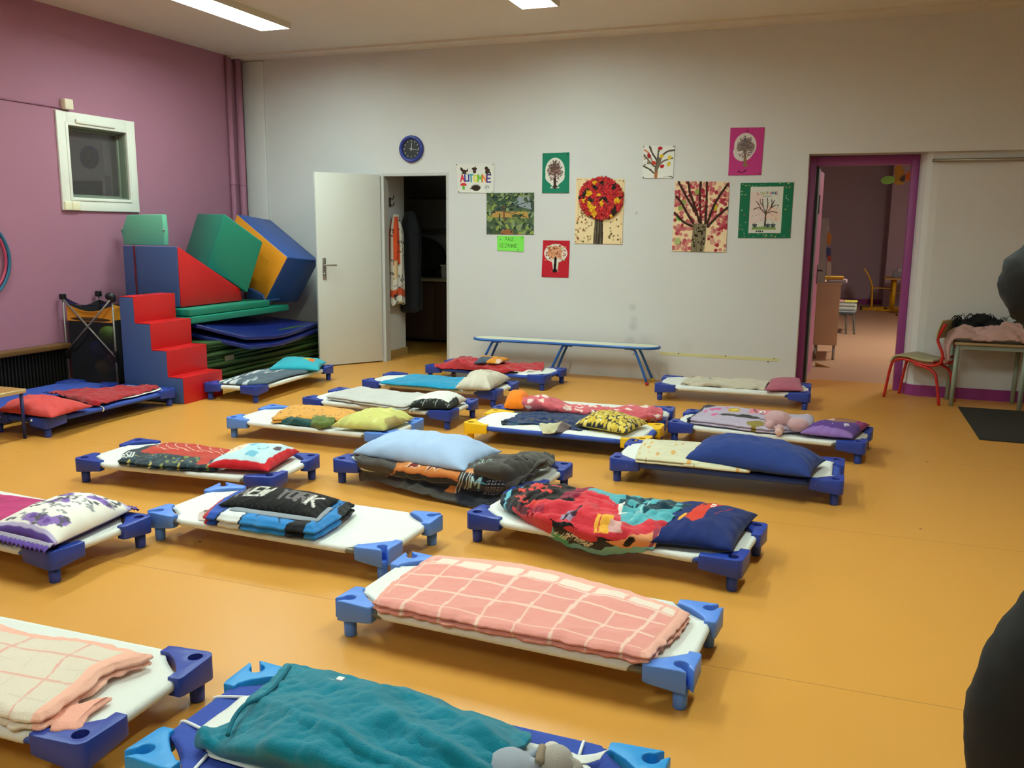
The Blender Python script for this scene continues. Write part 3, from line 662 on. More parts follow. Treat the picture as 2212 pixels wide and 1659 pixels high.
CS = {1:(-.969,2.803,-.051),2:(-2.326,3.355,-.032),3:(-.903,3.834,-.123),4:(-3.571,2.849,-.067),5:(-2.022,4.481,-.065),6:(-3.433,4.021,.068),7:(-3.329,5.208,-.012),8:(-3.251,6.028,-.023),9:(-3.236,6.927,-.032),10:(-3.085,7.87,-.111),11:(-4.814,6.68,1.609),12:(-5.363,5.095,1.58),14:(-1.739,6.285,.03),15:(-1.718,5.69,-.024),16:(-.809,7.796,.023),17:(-.383,6.198,-.12),18:(-.547,5.154,-.009),19:(-2.401,1.805,.015),20:(-.975,1.812,-.02),13:(-5.98,5.115,1.571)}
CL = {1:('light blue cornered cot with the pink checked blanket, right foreground','light','open','white','grey'),
2:('light blue cornered cot carrying the black pillow on a blue folded blanket','light','open','white','grey'),
3:('navy cornered cot under the red and turquoise rumpled fleece and dark blue pillow','navy','closed','white','blue'),
4:('navy cornered cot cut by the left edge of the photo, with the purple flowered pillow','navy','closed','white','blue'),
5:('navy cornered cot with the big pale blue pillow on a dark grey blanket','navy','closed','white','blue'),
6:('navy cornered cot with the red edged picture pillow on its right half','navy','closed','white','grey'),
7:('light blue cornered cot with the orange patterned cloth and yellow green pillow','light','closed','white','grey'),
8:('navy cornered cot with the grey white blanket and white pillow','navy','closed','white','blue'),
9:('navy cornered cot with the turquoise blanket and cream pillow','navy','closed','white','blue'),
10:('navy cornered cot nearest the blue bench, heaped with red fleece','navy','closed','blue','blue'),
11:('navy cornered cot in front of the open white door, turned lengthwise, turquoise pillow','navy','closed','white','blue'),
12:('navy cornered cot with the all red bedding beside the foam stairs','navy','closed','blue','blue'),
13:('bare blue fabric cot against the radiator under the mauve wall','navy','closed','blue','blue'),
14:('navy cornered cot with the pink polka dot blanket, behind the yellow cornered one','navy','closed','white','blue'),
15:('only cot with bright yellow corners, denim blue cloth on it','yellow','closed','blue','blue'),
16:('navy cornered cot right by the white wall left of the purple doorway','navy','closed','white','blue'),
17:('navy cornered cot with the pink plush toy and purple pillow','navy','closed','white','grey'),
18:('navy cornered cot with the large navy blue pillow','navy','closed','blue','blue'),
19:('navy cornered cot with the cream and pink checked blanket, bottom left corner','navy','closed','white','blue'),
20:('cot with sky blue C shaped corners and the teal blanket, bottom edge','sky','open','blue','blue')}
COT = {}
for k in CS: COT[k] = cot(CL[k][0], *CS[k], *CL[k][1:])
# cloth sheets laid over the blue cots
def sheet(label, k, x0, x1, y0, y1, ch=.1, z=.1345, seed=1, drop=.0, straps=True, wav=.01):
    bm = NB(); nu, nv = 64, 30; V = {}
    for j in range(nv+1):
        for i in range(nu+1):
            u = i/nu; v = j/nv; x = x0+(x1-x0)*u; y = y0+(y1-y0)*v
            dx = min(x-x0, x1-x); dy = min(y-y0, y1-y)
            # chamfer the corners by squeezing
            if dx+dy < ch:
                q = (ch-dx-dy)/2; x += q*(1 if x-x0 < x1-x else -1); y += q*(1 if y-y0 < y1-y else -1)
            e = min(dx, dy); k2 = max(0, 1-e/.03)
            y += wav*math.sin(x*9+seed)*k2*(1 if v < .5 else -1)*.6+wav*.6*nz((x, y), 11, seed)*k2
            zz = z+.0035*fold((x, y), 6, seed)+.002*nz((x, y), 20, seed)-drop*k2**2
            V[i, j] = bm.verts.new((x, y, zz))
    for j in range(nv):
        for i in range(nu):
            try: bm.faces.new((V[i, j], V[i+1, j], V[i+1, j+1], V[i, j+1]))
            except ValueError: pass
    t = COT[k]; e = thing('bed_sheet', label, 'sheet', t.location, t.rotation_euler.z, 'white sheets strapped over blue cots')
    o = obj('sheet_cloth', bm, mat('white_sheet', '#dfe2e0', .9, bump=.3, bscale=150), e, True)
    s = o.modifiers.new('thick', 'SOLIDIFY'); s.thickness = .002; s.offset = 1
    if straps:
        for sx in (-1, 1):
            for sy in (-1, 1):
                X = x1 if sx > 0 else x0; Y = y1 if sy > 0 else y0
                a = (X-sx*.012, Y-sy*(ch-.01)); b2 = (sx*(HL+.018), Y-sy*(ch+.012))
                bb = NB(); tube(bb, [(a[0], a[1], z+.002), (b2[0], b2[1], .130), (b2[0]+sx*.012, b2[1], .112), (b2[0], b2[1], .094)], .0045, 8, 4); obj('elastic_strap', bb, mat('elastic_white', '#e9eaea', .8), e, True)
                a = (X-sx*(ch-.01), Y-sy*.012); b2 = (X-sx*(ch+.0), sy*(HW+.026))
                bb = NB(); tube(bb, [(a[0], a[1], z+.002), (b2[0], b2[1], .130), (b2[0], b2[1]+sy*.014, .112), (b2[0], b2[1], .094)], .0045, 8, 4); obj('elastic_strap', bb, _mats['elastic_white'], e, True)
    return e
sheet('white sheet strapped over the yellow cornered cot', 15, -.62, .60, -.245, .24, .06, seed=2, drop=.012)
sheet('white sheet tied over the cot with the large navy pillow', 18, -.62, .585, -.215, .24, .08, seed=5)
sheet('white sheet on the cot heaped with red fleece by the bench', 10, -.60, .60, -.22, .235, .09, seed=8, drop=.008)
sheet('crumpled white sheet showing behind the red blanket beside the foam stairs', 12, -.2, .60, -.22, .245, .07, z=.142, seed=9, wav=.02)
sheet('white sheet with elastic straps under the teal blanket, bottom edge', 20, -.55, .53, -.19, .19, .11, seed=11)
sheet('white sheet with wavy edges over the cot by the white wall', 16, -.625, .615, -.25, .25, .05, seed=12, drop=.02, straps=False, wav=.02)
# handwriting on the bare blue cot
t = COT[13]
for a_, b_ in (((-.02, .02), (.05, .04)), ((.06, .02), (.08, .05)), ((.08, .05), (.11, .03)), ((.12, .02), (.15, .05)), ((.15, .05), (.17, .02)), ((.30, .02), (.40, .045))):
    pass
bm = NB()
xx = 0
for ch in '163':
    for (a, b2, d, e) in FONT[ch]:
        tube(bm, [(.30+a*.05, .05-xx-.0+b2*.0, .1235), (.30+a*.05, .05-xx, .1235)], .001, 4) if 0 else None
        p = Vector((.12+b2*.055, .04-xx-a*.035, .1262)); q = Vector((.12+e*.055, .04-xx-d*.035, .1262)); 
        if (p-q).length > 1e-4: tube(bm, [p, q], .0028, 6)
    xx += .055
obj('marker_number', bm, mat('marker_ink', '#1b2a6a', .7), COT[13])
# ================================================================== BEDDING
BZ = .134      # top of the cot cloth
def checks(cv, base, linec, n, m, t, ph=.0):
    for k in range(n): cv.line((k+.5+ph)/n, 0, (k+.5+ph)/n+.02, 1, t, linec)
    for k in range(m): cv.line(0, (k+.6)/m, 1, (k+.6)/m-.01, t, linec)
# --- 1 pink checked blanket
cv = Canvas(200, 120, '#e89c93', 1.9)
for k in range(9): cv.line(k/8.3+.03, 0, k/8.3+.05, .86, .011 if k % 2 else .006, '#f3cfc2')
for k in range(4): cv.line(0, .10+k*.22, 1, .10+k*.22, .011 if k % 2 else .007, '#f3cfc2')
cv.rect(.10, .74, 1, .86, '#f2dfd2')
for k in range(9): cv.line(k/8.3+.05, .72, k/8.3+.06, .88, .014, '#eeaa9f')
cv.line(.0, .73, 1, .72, .012, '#f3cfc2'); cv.rect(0, .86, 1, 1, '#f3b3a4'); cv.rect(.955, 0, 1, 1, '#f5b8a8'); cv.rect(0, 0, .02, 1, '#eda79a'); cv.line(.96, 0, .96, .93, .006, '#e9a196')
blanket('blanket', 'pink blanket with pale check lines folded flat on the light blue cornered cot', [[(806, 1306), (1100, 1365), (1396, 1422)], [(1396, 1422), (1450, 1372), (1484, 1330)], [(935, 1208), (1100, 1222), (1300, 1268), (1484, 1330)], [(806, 1306), (870, 1250), (935, 1208)]], BZ, .042, cv, 2, nu=170, nv=90, seed=3, wr=.007, ripple=.010, ws=7)
o = blanket('blanket_tuck', '', [[(930, 1262), (1250, 1320), (1420, 1352)], [(1420, 1352), (1470, 1336), (1491, 1322)], [(985, 1206), (1150, 1222), (1330, 1265), (1491, 1322)], [(930, 1262), (955, 1232), (985, 1206)]], BZ+.001, .03, Canvas(60, 20, '#f5bba9'), 1, nu=90, nv=24, seed=8, wr=.003, ripple=.02) if 0 else None
# --- 19 cream checked blanket
cv = Canvas(200, 120, '#e6d9c8', 1.8)
for k in range(7): cv.line(k/6.2+.05, 0, k/6.2+.11, 1, .012 if k % 2 == 0 else .004, '#e7b1a4' if k % 2 == 0 else '#ddcdbd')
for k in range(5): cv.line(0, .16+k*.19, 1, .13+k*.19, .012 if k % 2 == 1 else .004, '#e7b1a4' if k % 2 else '#ddcdbd')
cv.rect(0, .90, 1, 1, '#f6b9a6'); cv.rect(.91, 0, 1, 1, '#f7bda9')
blanket('blanket', 'cream blanket with pink check lines and pink satin edge, bottom left corner', [[('w', -2.93, 1.61, .16), (-60, 1530), (85, 1562)], [(85, 1562), (180, 1495), (230, 1455), (322, 1425)], [('w', -2.90, 1.98, .16), (50, 1372), (180, 1385), (322, 1412)], [('w', -2.93, 1.61, .16), ('w', -2.90, 1.98, .16)]], BZ, .05, cv, 2, nu=150, nv=80, seed=5, wr=.0045, ripple=.014, ws=6)
cv2 = Canvas(20, 20, '#f4b09d')
blanket('blanket', 'pink satin corner of a second folded layer under the cream checked blanket', [[(120, 1573), (165, 1568)], [(165, 1568), (205, 1530), (238, 1510)], [(150, 1530), (238, 1510)], [(120, 1573), (150, 1530)]], BZ, .02, cv2, 1, nu=40, nv=20, seed=9, wr=.003, ripple=.014)
# --- 20 teal blanket
cv = Canvas(20, 20, '#0f7c94'); cv.noise(8, .12)
teal = net('blanket', 'teal fleece blanket rumpled over the sky blue cornered cot, bottom edge', [
 [(438, 1608, .14), (520, 1634, .14), (620, 1660, .14), (780, 1702, .14), (940, 1730, .14), (1080, 1700, .14)],
 [(432, 1600, .15), (520, 1618, .19), (640, 1640, .21), (800, 1676, .21), (960, 1700, .20), (1085, 1676, .16)],
 [(480, 1572, .16), (565, 1582, .20), (690, 1595, .23), (840, 1625, .22), (970, 1645, .22), (1110, 1625, .18)],
 [(545, 1524, .16), (620, 1526, .21), (720, 1530, .24), (860, 1560, .22), (1000, 1592, .22), (1140, 1600, .18)],
 [(594, 1480, .15), (664, 1478, .20), (760, 1490, .20), (880, 1515, .19), (1020, 1560, .19), (1145, 1590, .17)],
 [(618, 1440, .145), (700, 1448, .17), (800, 1478, .16), (900, 1508, .155), (1030, 1550, .155), (1118, 1578, .15)]], cv, nu=230, nv=150, th=.014, wr=.020, seed=4, ws=6.5, ang=-.35, st=4.5, cross=.3)
net('under_fold', '', [[(440, 1612, .139), (560, 1642, .139), (700, 1676, .139), (860, 1720, .139)], [(434, 1600, .15), (560, 1626, .155), (700, 1660, .155), (860, 1700, .155)], [(450, 1588, .145), (560, 1604, .15), (700, 1640, .15), (860, 1680, .15)]], cv, nu=90, nv=24, th=.012, wr=.006, seed=9, parent=teal)
obj('hem', tube(NB(), [onZ(*q) for q in ((626, 1440, .17), (606, 1468, .19), (584, 1492, .212), (562, 1508, .217), (530, 1522, .215), (505, 1552, .21), (492, 1588, .205))], .006, 8, 6), mat('teal_hem', '#0c6a80', .95, bump=.5, bscale=200), teal, True)
for a_, l_ in (((735, 1468), 'label'), ((712, 1473), 'label')):
    p = onZ(a_[0], a_[1], .195); o = obj('care_label', box(NB(), p.x-.010, p.y-.008, p.z-.004, p.x+.010, p.y+.010, p.z+.004), mat('label_white', '#e8e8e4', .8)); tag(o, 'small white care label on the teal blanket, '+('its right one' if a_[0] > 720 else 'its left one'), 'label')
# plush beside it
p = onZ(1208, 1632, .19)
MG = mat('grey_plush', '#a8a39c', .95, bump=.4, bscale=300, sheen=.3); MGB = mat('blue_grey_plush', '#9aa3b2', .95, bump=.4, bscale=300, sheen=.3)
t = thing('plush_animal', 'grey plush animal with pale muzzle lying by the teal blanket, bottom edge', 'soft toy', (p.x, p.y-.03, .135), absolute=True)
def blob(name, parts, m, parent, voxel=.004):
    bm = NB()
    for c, r, sc, rot in parts: ball(bm, c, r, 18, sc, Matrix.Rotation(rot, 3, 'Z') if rot else None)
    o = obj(name, bm, m, parent, True); r = o.modifiers.new('join', 'REMESH'); r.mode = 'VOXEL'; r.voxel_size = voxel; r.use_smooth_shade = True
    s = o.modifiers.new('soft', 'SMOOTH'); s.iterations = 5; s.factor = .5; return o
hx, hy = p.x, p.y-.02
hd = blob('head', [((hx, hy, .185), .043, (1, 1, .95), 0), ((hx+.045, hy+.0, .195), .016, (1.6, .5, .7), -.4), ((hx+.06, hy-.012, .19), .010, (1.4, .6, .8), .3)], MG, t)
blob('muzzle', [((hx-.022, hy+.030, .195), .024, (1, .9, .8), .4)], mat('cream_plush', '#d3cbc2', .95, bump=.3, bscale=300), t)
blob('body', [((hx-.105, hy-.045, .175), .055, (1.15, 1, .75), 0), ((hx-.06, hy+.005, .19), .018, (1.6, .8, .7), .9), ((hx-.05, hy-.035, .185), .02, (1, 1, .9), 0), ((hx-.16, hy-.06, .17), .03, (1.4, .8, .7), .2)], MGB, t)
obj('scarf', tube(NB(), [(hx-.05, hy+.03, .185), (hx-.042, hy+.012, .205), (hx-.036, hy-.012, .212), (hx-.032, hy-.04, .20)], .011, 10, 4), mat('beige_knit', '#b9a791', .95, bump=.9, bscale=500), t, True)
# corner of the sheet folded on the right of cot 20
net('bed_sheet_corner', 'loose white sheet corner pulled to a point beside the grey plush animal', [[(1240, 1650, .14), (1270, 1648, .143), (1296, 1640, .15)], [(1238, 1636, .14), (1272, 1634, .15), (1308, 1622, .16)], [(1236, 1632, .14), (1275, 1630, .15), (1316, 1617, .16)]], Canvas(4, 4, '#e4e6e4'), FAB, 30, 16, .003, .003, 2, cat='sheet')
# --- 2 folded blue blanket and black pillow
cv = Canvas(120, 80, '#2f86cf', 1.9); cv.rect(0, 0, .10, 1, '#2350b0'); cv.poly([(.08, 0), (.16, 0), (.28, 1), (.12, 1)], '#2350b0'); cv.poly([(.16, 0), (.34, 0), (.46, 1), (.3, 1)], '#e0e4e6')
for q in ((.15, 0, .24, .8), (.34, 0, .45, 1), (.45, .1, .5, .3), (.5, .3, .62, .25), (.62, .2, .66, .05), (.86, 0, .93, 1)): cv.line(*q, .012, '#101828')
cv.poly([(.72, 0), (.8, .35), (.92, .42), (.9, 0)], '#15161c'); cv.poly([(.93, .7), (1, .6), (1, 1), (.95, 1)], '#15161c'); cv.rect(0, 0, .035, 1, '#c02f3a')
blanket('blanket', 'bright blue printed fleece folded square under the black lettered pillow', [[(446, 1120), (560, 1138), (676, 1153)], [(676, 1153), (722, 1125), (758, 1096)], [(520, 1068), (650, 1080), (758, 1096)], [(446, 1120), (478, 1090), (520, 1068)]], BZ, .062, cv, 2, nu=110, nv=70, seed=12, wr=.006, ripple=.007)
cvr = Canvas(8, 8, '#bf2b34'); blanket('blanket', 'red fleece layer at the underside of the blue printed fold', [[(590, 1146), (678, 1157)], [(678, 1157), (748, 1108)], [(640, 1110), (748, 1108)], [(590, 1146), (640, 1110)]], BZ-.001, .018, cvr, 1, nu=40, nv=20, seed=2, wr=.002)
cv = Canvas(170, 90, '#121315', 1.95)
cols0 = ['#5a5052', '#c8c8c4', '#d8d8d2', '#635b60', '#5a5052', '#6e686a', '#5a5558', '#c8c4be']
cv.text('NEW YORK', .08, .26, .84, .44, .034, ['#8a8284', '#cfcfca', '#c4c4be', '#5a5052', '#6d6669', '#6f686a', '#746d70', '#c9c6c2'], gap=.22)
rs = np.random.RandomState(3)
msk = (cv.a.sum(2) > lin('#121315')[0]*3.3); st = (np.sin(cv.u*90+np.sin(cv.v*40)*3)*np.sin(cv.v*70) > .7) & msk; cv.m(st, '#2a2728')
pillow('pillow', 'black pillow lettered in worn white and grey capitals on the blue fleece', [(470, 1092, .205), (684, 1122, .205), (735, 1080, .205), (546, 1052, .205)], .2, .062, cv, seed=4, nu=110, nv=64, pull=.05, wr=.0025)
cvg = Canvas(4, 4, '#8f98a4'); blanket('blanket', 'grey plush underside layer between the black pillow and the blue fleece', [[(500, 1103, .197), (600, 1118, .197), (684, 1128, .197)], [(684, 1128, .197), (716, 1100, .197)], [(560, 1070, .197), (716, 1100, .197)], [(500, 1103, .197), (560, 1070, .197)]], .194, .014, cvg, 1, nu=50, nv=24, seed=6, wr=.002)
net('blanket_corner', 'small pale pink cloth corner sticking out left of the blue fleece fold', [[(428, 1122, .136), (440, 1124, .137), (452, 1124, .137)], [(430, 1108, .138), (440, 1106, .15), (452, 1108, .155)], [(440, 1104, .15), (446, 1103, .16), (454, 1102, .16)]], Canvas(4, 4, '#d9c8c4'), FLEECE, 16, 12, .006, .002, 1, cat='cloth')
# --- 3 red and turquoise fleece, dark blue pillow
cv = Canvas(260, 160, '#d63a48', 1.7); rs = np.random.RandomState(5)
cv.poly([(0, 0), (.10, 0), (.16, 1), (0, 1)], '#17293a'); cv.line(.045, .2, .085, 1, .02, '#6fc0d4'); cv.line(.03, .35, .03, .0, .015, '#5aa9bd')
cv.poly([(.09, .45), (.16, .45), (.30, .62), (.36, 1), (.1, 1)], '#1a1418'); cv.poly([(.29, .6), (.46, .62), (.40, 1), (.30, 1)], '#1c1618')
for k in range(34): u, v = .13+rs.rand()*.17, .55+rs.rand()*.4; cv.line(u, v, u+.012+rs.rand()*.03, v+.03*rs.randn()+.02, .010, '#e04a45')
cv.poly([(.38, .62), (.47, .70), (.50, 1), (.42, 1)], '#8c2440'); cv.poly([(.15, .36), (.22, .34), (.25, .5), (.17, .52)], '#5f2236'); cv.poly([(.26, .36), (.32, .4), (.33, .52), (.25, .5)], '#a6304c')
cv.poly([(.40, .38), (.46, .38), (.5, .52), (.44, .52)], '#a89ab8'); cv.line(.42, .36, .46, .5, .012, '#25202c'); cv.line(.47, .46, .5, .56, .02, '#3a2436')
cv.poly([(.6, .28), (.68, .28), (.70, .48), (.60, .50)], '#f2b340'); cv.line(.62, .3, .64, .48, .010, '#d2402f'); cv.poly([(.68, .3), (.76, .3), (.75, .44), (.69, .44)], '#d9a8a4')
cv.poly([(.74, .44), (1, .42), (1, 1), (.52, 1), (.50, .86), (.68, .70)], '#5bb0bd'); rs = np.random.RandomState(8)
for k in range(60):
    u, v = .66+rs.rand()*.34, .45+rs.rand()*.55
    if v > .45+(1-u)*1.1*.5: cv.poly([(u, v), (u+.05, v+.02), (u+.045, v+.08), (u-.005, v+.06)], '#1d3a4a' if k % 2 else '#22505e')
cv.line(.78, .48, .82, .98, .008, '#9fd0d4'); cv.text('L', .70, .58, .035, .13, .016, '#f0efe8')
cv.poly([(0.14, .30), (.62, .22), (.75, .16), (1, .2), (1, 0), (.14, 0)], '#7cc1cf'); cv.poly([(.12, .32), (.36, .30), (.34, .02), (.14, .06)], '#d3303c')
cv.poly([(.34, .3), (.46, .28), (.78, .20), (.66, .10), (.44, .06), (.36, .14)], '#151214'); cv.ell(.52, .21, .10, .055, '#d63a45', 0); cv.poly([(.66, .2), (.98, .3), (1, .1), (.8, .13)], '#e9a070'); cv.poly([(.36, .04), (.5, .03), (.44, .12), (.36, .14)], '#4cae84')
cv.text('LIGHTYEAR', .37, .10, .22, .05, .0055, '#e6e4de', ang=-.3); cv.rect(0.12, 0, 1, .018, '#131722'); cv.rect(.93, .1, .97, .3, '#a0465c'); cv.ell(.8, .19, .03, .04, '#241a18')
net('blanket', 'rumpled red and turquoise printed fleece hanging over the near side of its cot', [
 [(1120, 1105, .137), ('Y', 1165, 1150, 3.66), ('Y', 1235, 1182, 3.63), ('Y', 1320, 1192, 3.58), ('Y', 1410, 1197, 3.55)],
 [(1100, 1100, .14), (1165, 1128, .165), (1250, 1150, .165), (1340, 1168, .165), (1425, 1168, .16)],
 [(1086, 1093, .15), (1150, 1112, .185), (1250, 1130, .20), (1340, 1140, .205), (1440, 1136, .20)],
 [(1088, 1080, .16), (1150, 1085, .23), (1260, 1098, .235), (1360, 1110, .225), (1470, 1120, .20)],
 [(1105, 1065, .16), (1165, 1064, .235), (1270, 1072, .24), (1380, 1088, .225), (1500, 1100, .21)],
 [(1138, 1052, .14), (1190, 1053, .19), (1285, 1066, .19), (1400, 1085, .18), (1530, 1100, .165)]], cv, nu=200, nv=130, th=.012, wr=.014, seed=14, ws=9, ang=-.2)
cv = Canvas(130, 80, '#1c2c66', 1.8); cv.poly([(.36, .30), (.46, .24), (.55, .34), (.56, .60), (.70, .92), (.5, .95), (.42, .72), (.38, .5)], '#cf3d2c'); cv.poly([(.46, .66), (.56, .86), (.52, .92), (.44, .74)], '#7a2c2c'); cv.text('O', .54, .66, .05, .12, .015, '#efe9dc'); cv.line(.66, .5, .80, .78, .006, '#b03034'); cv.line(.30, .3, .34, .36, .035, '#e0a338')
pillow('pillow', 'dark blue pillow with a red printed patch at its left end', [(1385, 1172), (1582, 1193), (1638, 1113), (1455, 1090)], .16, .095, cv, seed=8, nu=80, nv=50, wr=.006)
# --- 4 magenta blanket and flowered pillow
cv = Canvas(60, 60, '#b8286e'); cv.noise(6, .2)
blanket('blanket', 'magenta blanket lying flat on the cot cut by the left edge', [('w', -4.05, 2.66, .15), (-5, 1152), (158, 1092), ('w', -3.98, 3.02, .15)], BZ, .028, cv, 1, nu=90, nv=50, seed=7, wr=.004)
cv = Canvas(110, 190, '#e9e7df', .62); rs = np.random.RandomState(12)
for k in range(14):
    u, v = .12+rs.rand()*.76, .12+rs.rand()*.76
    cv.ell(u, v, .12, .05, '#8b6fb4', rs.rand()*3); cv.ell(u+.02, v+.01, .05, .028, '#6c4f9c', rs.rand()*3)
for k in range(64):
    u, v = .06+rs.rand()*.88, .10+rs.rand()*.8; a = rs.rand()*3
    for s_ in (-1, 0, 1): cv.ell(u+.045*math.cos(a)*s_, v+.026*math.sin(a)*s_+.014*(s_ == 0), .036, .013, ['#4c4b50', '#9a9a9e', '#5c5b60'][k % 3], a+s_)
    if k % 3 == 0: cv.line(u, v, u+.08*math.cos(a), v+.07*math.sin(a), .0025, '#55545a')
cv.rect(0, 0, 1, .035, '#5b3f94'); cv.rect(0, .035, 1, .07, '#b9aed2'); cv.rect(0, .93, 1, .97, '#b9aed2'); cv.rect(0, .97, 1, 1, '#7a60ae')
fp = pillow('pillow', 'white pillow printed with purple flowers, purple ruffles at its short ends', [(-30, 1148), (112, 1182), (288, 1100), (172, 1080)], .168, .125, cv, seed=5, nu=60, nv=90, wr=.005, pull=.04)
def ruffle(name, a, b, out, z, m, parent, n=60, amp=.010, w=.035):
    bm = NB(); rows = []
    for j in range(5):
        row = []
        for i in range(n+1):
            t = i/n; p = Vector(a).lerp(Vector(b), t); k = j/4
            p += Vector(out)*w*k; p.z = z+amp*math.sin(i*PI/2.0)*k-.012*k*k; row.append(bm.verts.new(p))
        rows.append(row)
    for j in range(4):
        for i in range(n): bm.faces.new((rows[j][i], rows[j][i+1], rows[j+1][i+1], rows[j+1][i]))
    o = obj(name, bm, m, parent, True); s = o.modifiers.new('t', 'SOLIDIFY'); s.thickness = .002; return o
A, B, Cc, Dd = [onZ(*q, .168) for q in ((-30, 1148), (112, 1182), (288, 1100), (172, 1080))]
u_ = (A-Dd).normalized(); MR = mat('purple_ruffle', '#5e429a', .9)
ruffle('ruffle', A, B, u_, .17, MR, fp); ruffle('ruffle', Dd, Cc, -u_, .17, MR, fp)
MLc = mat('lace', '#cfc8dc', .9, bump=1, bscale=300)
ruffle('lace_trim', A-u_*.012, B-u_*.012, u_, .178, MLc, fp, 90, .003, .022); ruffle('lace_trim', Dd+u_*.012, Cc+u_*.012, -u_, .178, MLc, fp, 90, .003, .022)
# --- 5 pale blue pillow on dark grey blanket
cv = Canvas(220, 120, '#4a4745', 2.2); cv.poly([(.20, .12), (.74, .14), (.72, .60), (.22, .62)], '#cf7f42'); cv.poly([(.20, .12), (.55, .10), (.64, .26), (.66, .36), (.22, .38)], '#252834')
cv.line(.21, .27, .58, .27, .004, '#8a8a8c'); cv.poly([(.64, .0), (.92, .02), (.90, .55), (.62, .52)], '#1f2430')
for k in range(5): cv.line(.64+k*.014, .14, .64+k*.013, .56, .004, '#c8c6bc')
for k in range(9):
    for q in range(9): cv.ell(.80+k*.012, .16+q*.035, .003, .008, '#b4b6cc')
cv.text('M', .71, .30, .045, .16, .007, '#b8dce2'); cv.line(.76, .24, .76, .48, .006, '#58a4c8'); cv.line(.74, .42, .80, .40, .006, '#58a4c8')
for k in range(6): cv.line(.70+k*.012, .62, .71+k*.012, .78, .004, '#9fc4c0')
for x in (.26, .40): cv.poly([(x, .42), (x+.03, .52), (x+.07, .56), (x+.10, .48), (x+.07, .44), (x+.05, .48)], '#e8c8a8'); cv.poly([(x+.008, .43), (x+.034, .51), (x+.07, .545), (x+.092, .48), (x+.07, .455), (x+.05, .495)], '#7c2422')
net('blanket', 'dark grey fleece with orange panel hanging to the floor below the pale blue pillow', [
 [('Y', 780, 1036, 4.30), ('Y', 850, 1050, 4.22), ('Y', 930, 1075, 4.16), ('Y', 1030, 1098, 4.12), ('Y', 1085, 1080, 4.14)],
 [('Y', 778, 1015, 4.30), ('Y', 860, 1030, 4.24), ('Y', 940, 1045, 4.22), ('Y', 1030, 1060, 4.20), ('Y', 1110, 1060, 4.18)],
 [(775, 1002, .145), (870, 1014, .15), (950, 1026, .15), (1035, 1040, .15), (1120, 1048, .15)],
 [(768, 993, .16), (870, 1000, .165), (960, 1012, .165), (1045, 1018, .19), (1150, 1018, .20)],
 [(765, 985, .16), (870, 985, .165), (960, 995, .165), (1060, 996, .20), (1180, 998, .22)],
 [(770, 975, .15), (880, 968, .155), (980, 976, .155), (1080, 984, .18), (1175, 985, .20)]], cv, nu=190, nv=120, th=.014, wr=.009, seed=21, ws=7)
cvd = Canvas(4, 4, '#4c4946')
net('blanket_fold', 'thick dark grey fleece bunched up at the right end of the pale blue pillow', [
 [(1035, 1034, .155), (1090, 1040, .16), (1128, 1046, .15)], [(1030, 1018, .20), (1100, 1012, .235), (1165, 1020, .17)], [(1080, 1003, .21), (1140, 992, .245), (1196, 1003, .17)], [(1120, 992, .19), (1165, 982, .21), (1195, 990, .15)]], cvd, nu=70, nv=60, th=.016, wr=.014, seed=3, ws=9)
pillow('pillow', 'large pale blue pillow, the biggest light one, on the dark grey fleece', [(760, 979), (1004, 1018), (1086, 976), (845, 948)], .19, .15, Canvas(4, 4, '#a6bfe4'), seed=11, nu=90, nv=60, wr=.006, pull=.05)
# --- 6
cv = Canvas(150, 80, '#2a3a44', 2.4); cv.poly([(.22, .38), (.6, .30), (1, .22), (1, 1), (.32, 1)], '#bb3a2c')
for k in range(7): cv.curve([(.28+k*.10, .99), (.32+k*.10, .75), (.40+k*.10, .58), (.5+k*.10, .48)], .008, '#ecdccb')
cv.dots(90, .03, ['#496a78', '#b8aa55', '#1a2a34', '#7a8a52', '#2f5568'], (.15, 0, 1, .30), seed=6); cv.text('HSO', .0, .12, .17, .26, .022, '#e0e4e0'); cv.poly([(.8, .05), (.9, .05), (.92, .3), (.82, .3)], '#b8342a')
blanket('blanket', 'dark and red printed blanket with white lettering at its left end', [[(260, 998), (350, 1008), (462, 1013)], [(462, 1013), (480, 985), (498, 976)], [(306, 971), (385, 961), (498, 976)], [(260, 998), (275, 980), (306, 971)]], BZ, .036, cv, 2, nu=120, nv=60, seed=16, wr=.007, ripple=.01)
cv = Canvas(130, 90, '#b9d3dc', 1.6); cv.poly([(.0, 0), (1, 0), (1, .10), (.85, .07), (0, .05)], '#c4212b'); cv.poly([(.9, 0), (1, 0), (1, 1), (.94, 1)], '#c4212b'); cv.poly([(.25, .75), (.5, .92), (.9, 1), (.2, 1)], '#c4212b'); cv.ell(.22, .42, .16, .20, '#ecdfc8')
for k in range(9): cv.line(.10+k*.028, .30, .11+k*.028, .44, .006, '#c8525a')
cv.text('100', .18, .52, .10, .08, .008, '#c8525a', .3) if 0 else cv.text('1OO', .17, .52, .11, .08, .008, '#c8525a')
cv.ell(.58, .45, .18, .22, '#a9cfdc'); cv.curve([(.62, .38), (.70, .40), (.73, .5), (.70, .6)], .008, '#3b5a78'); cv.ell(.56, .5, .012, .02, '#2a3444'); cv.poly([(.36, .6), (.48, .9), (.44, .5)], '#6ea6c8'); cv.poly([(.60, .72), (.80, .78), (.85, .95), (.6, .9)], '#e6d8d4'); cv.ell(.84, .62, .05, .1, '#5a4a58'); cv.poly([(.5, .16), (.7, .12), (.72, .26), (.56, .3)], '#6fb0cc')
pillow('pillow', 'red edged pillow with a pale blue and cream printed picture', [(446, 1009), (580, 1019), (648, 976), (528, 968)], .165, .10, cv, seed=6, nu=80, nv=60, wr=.005)
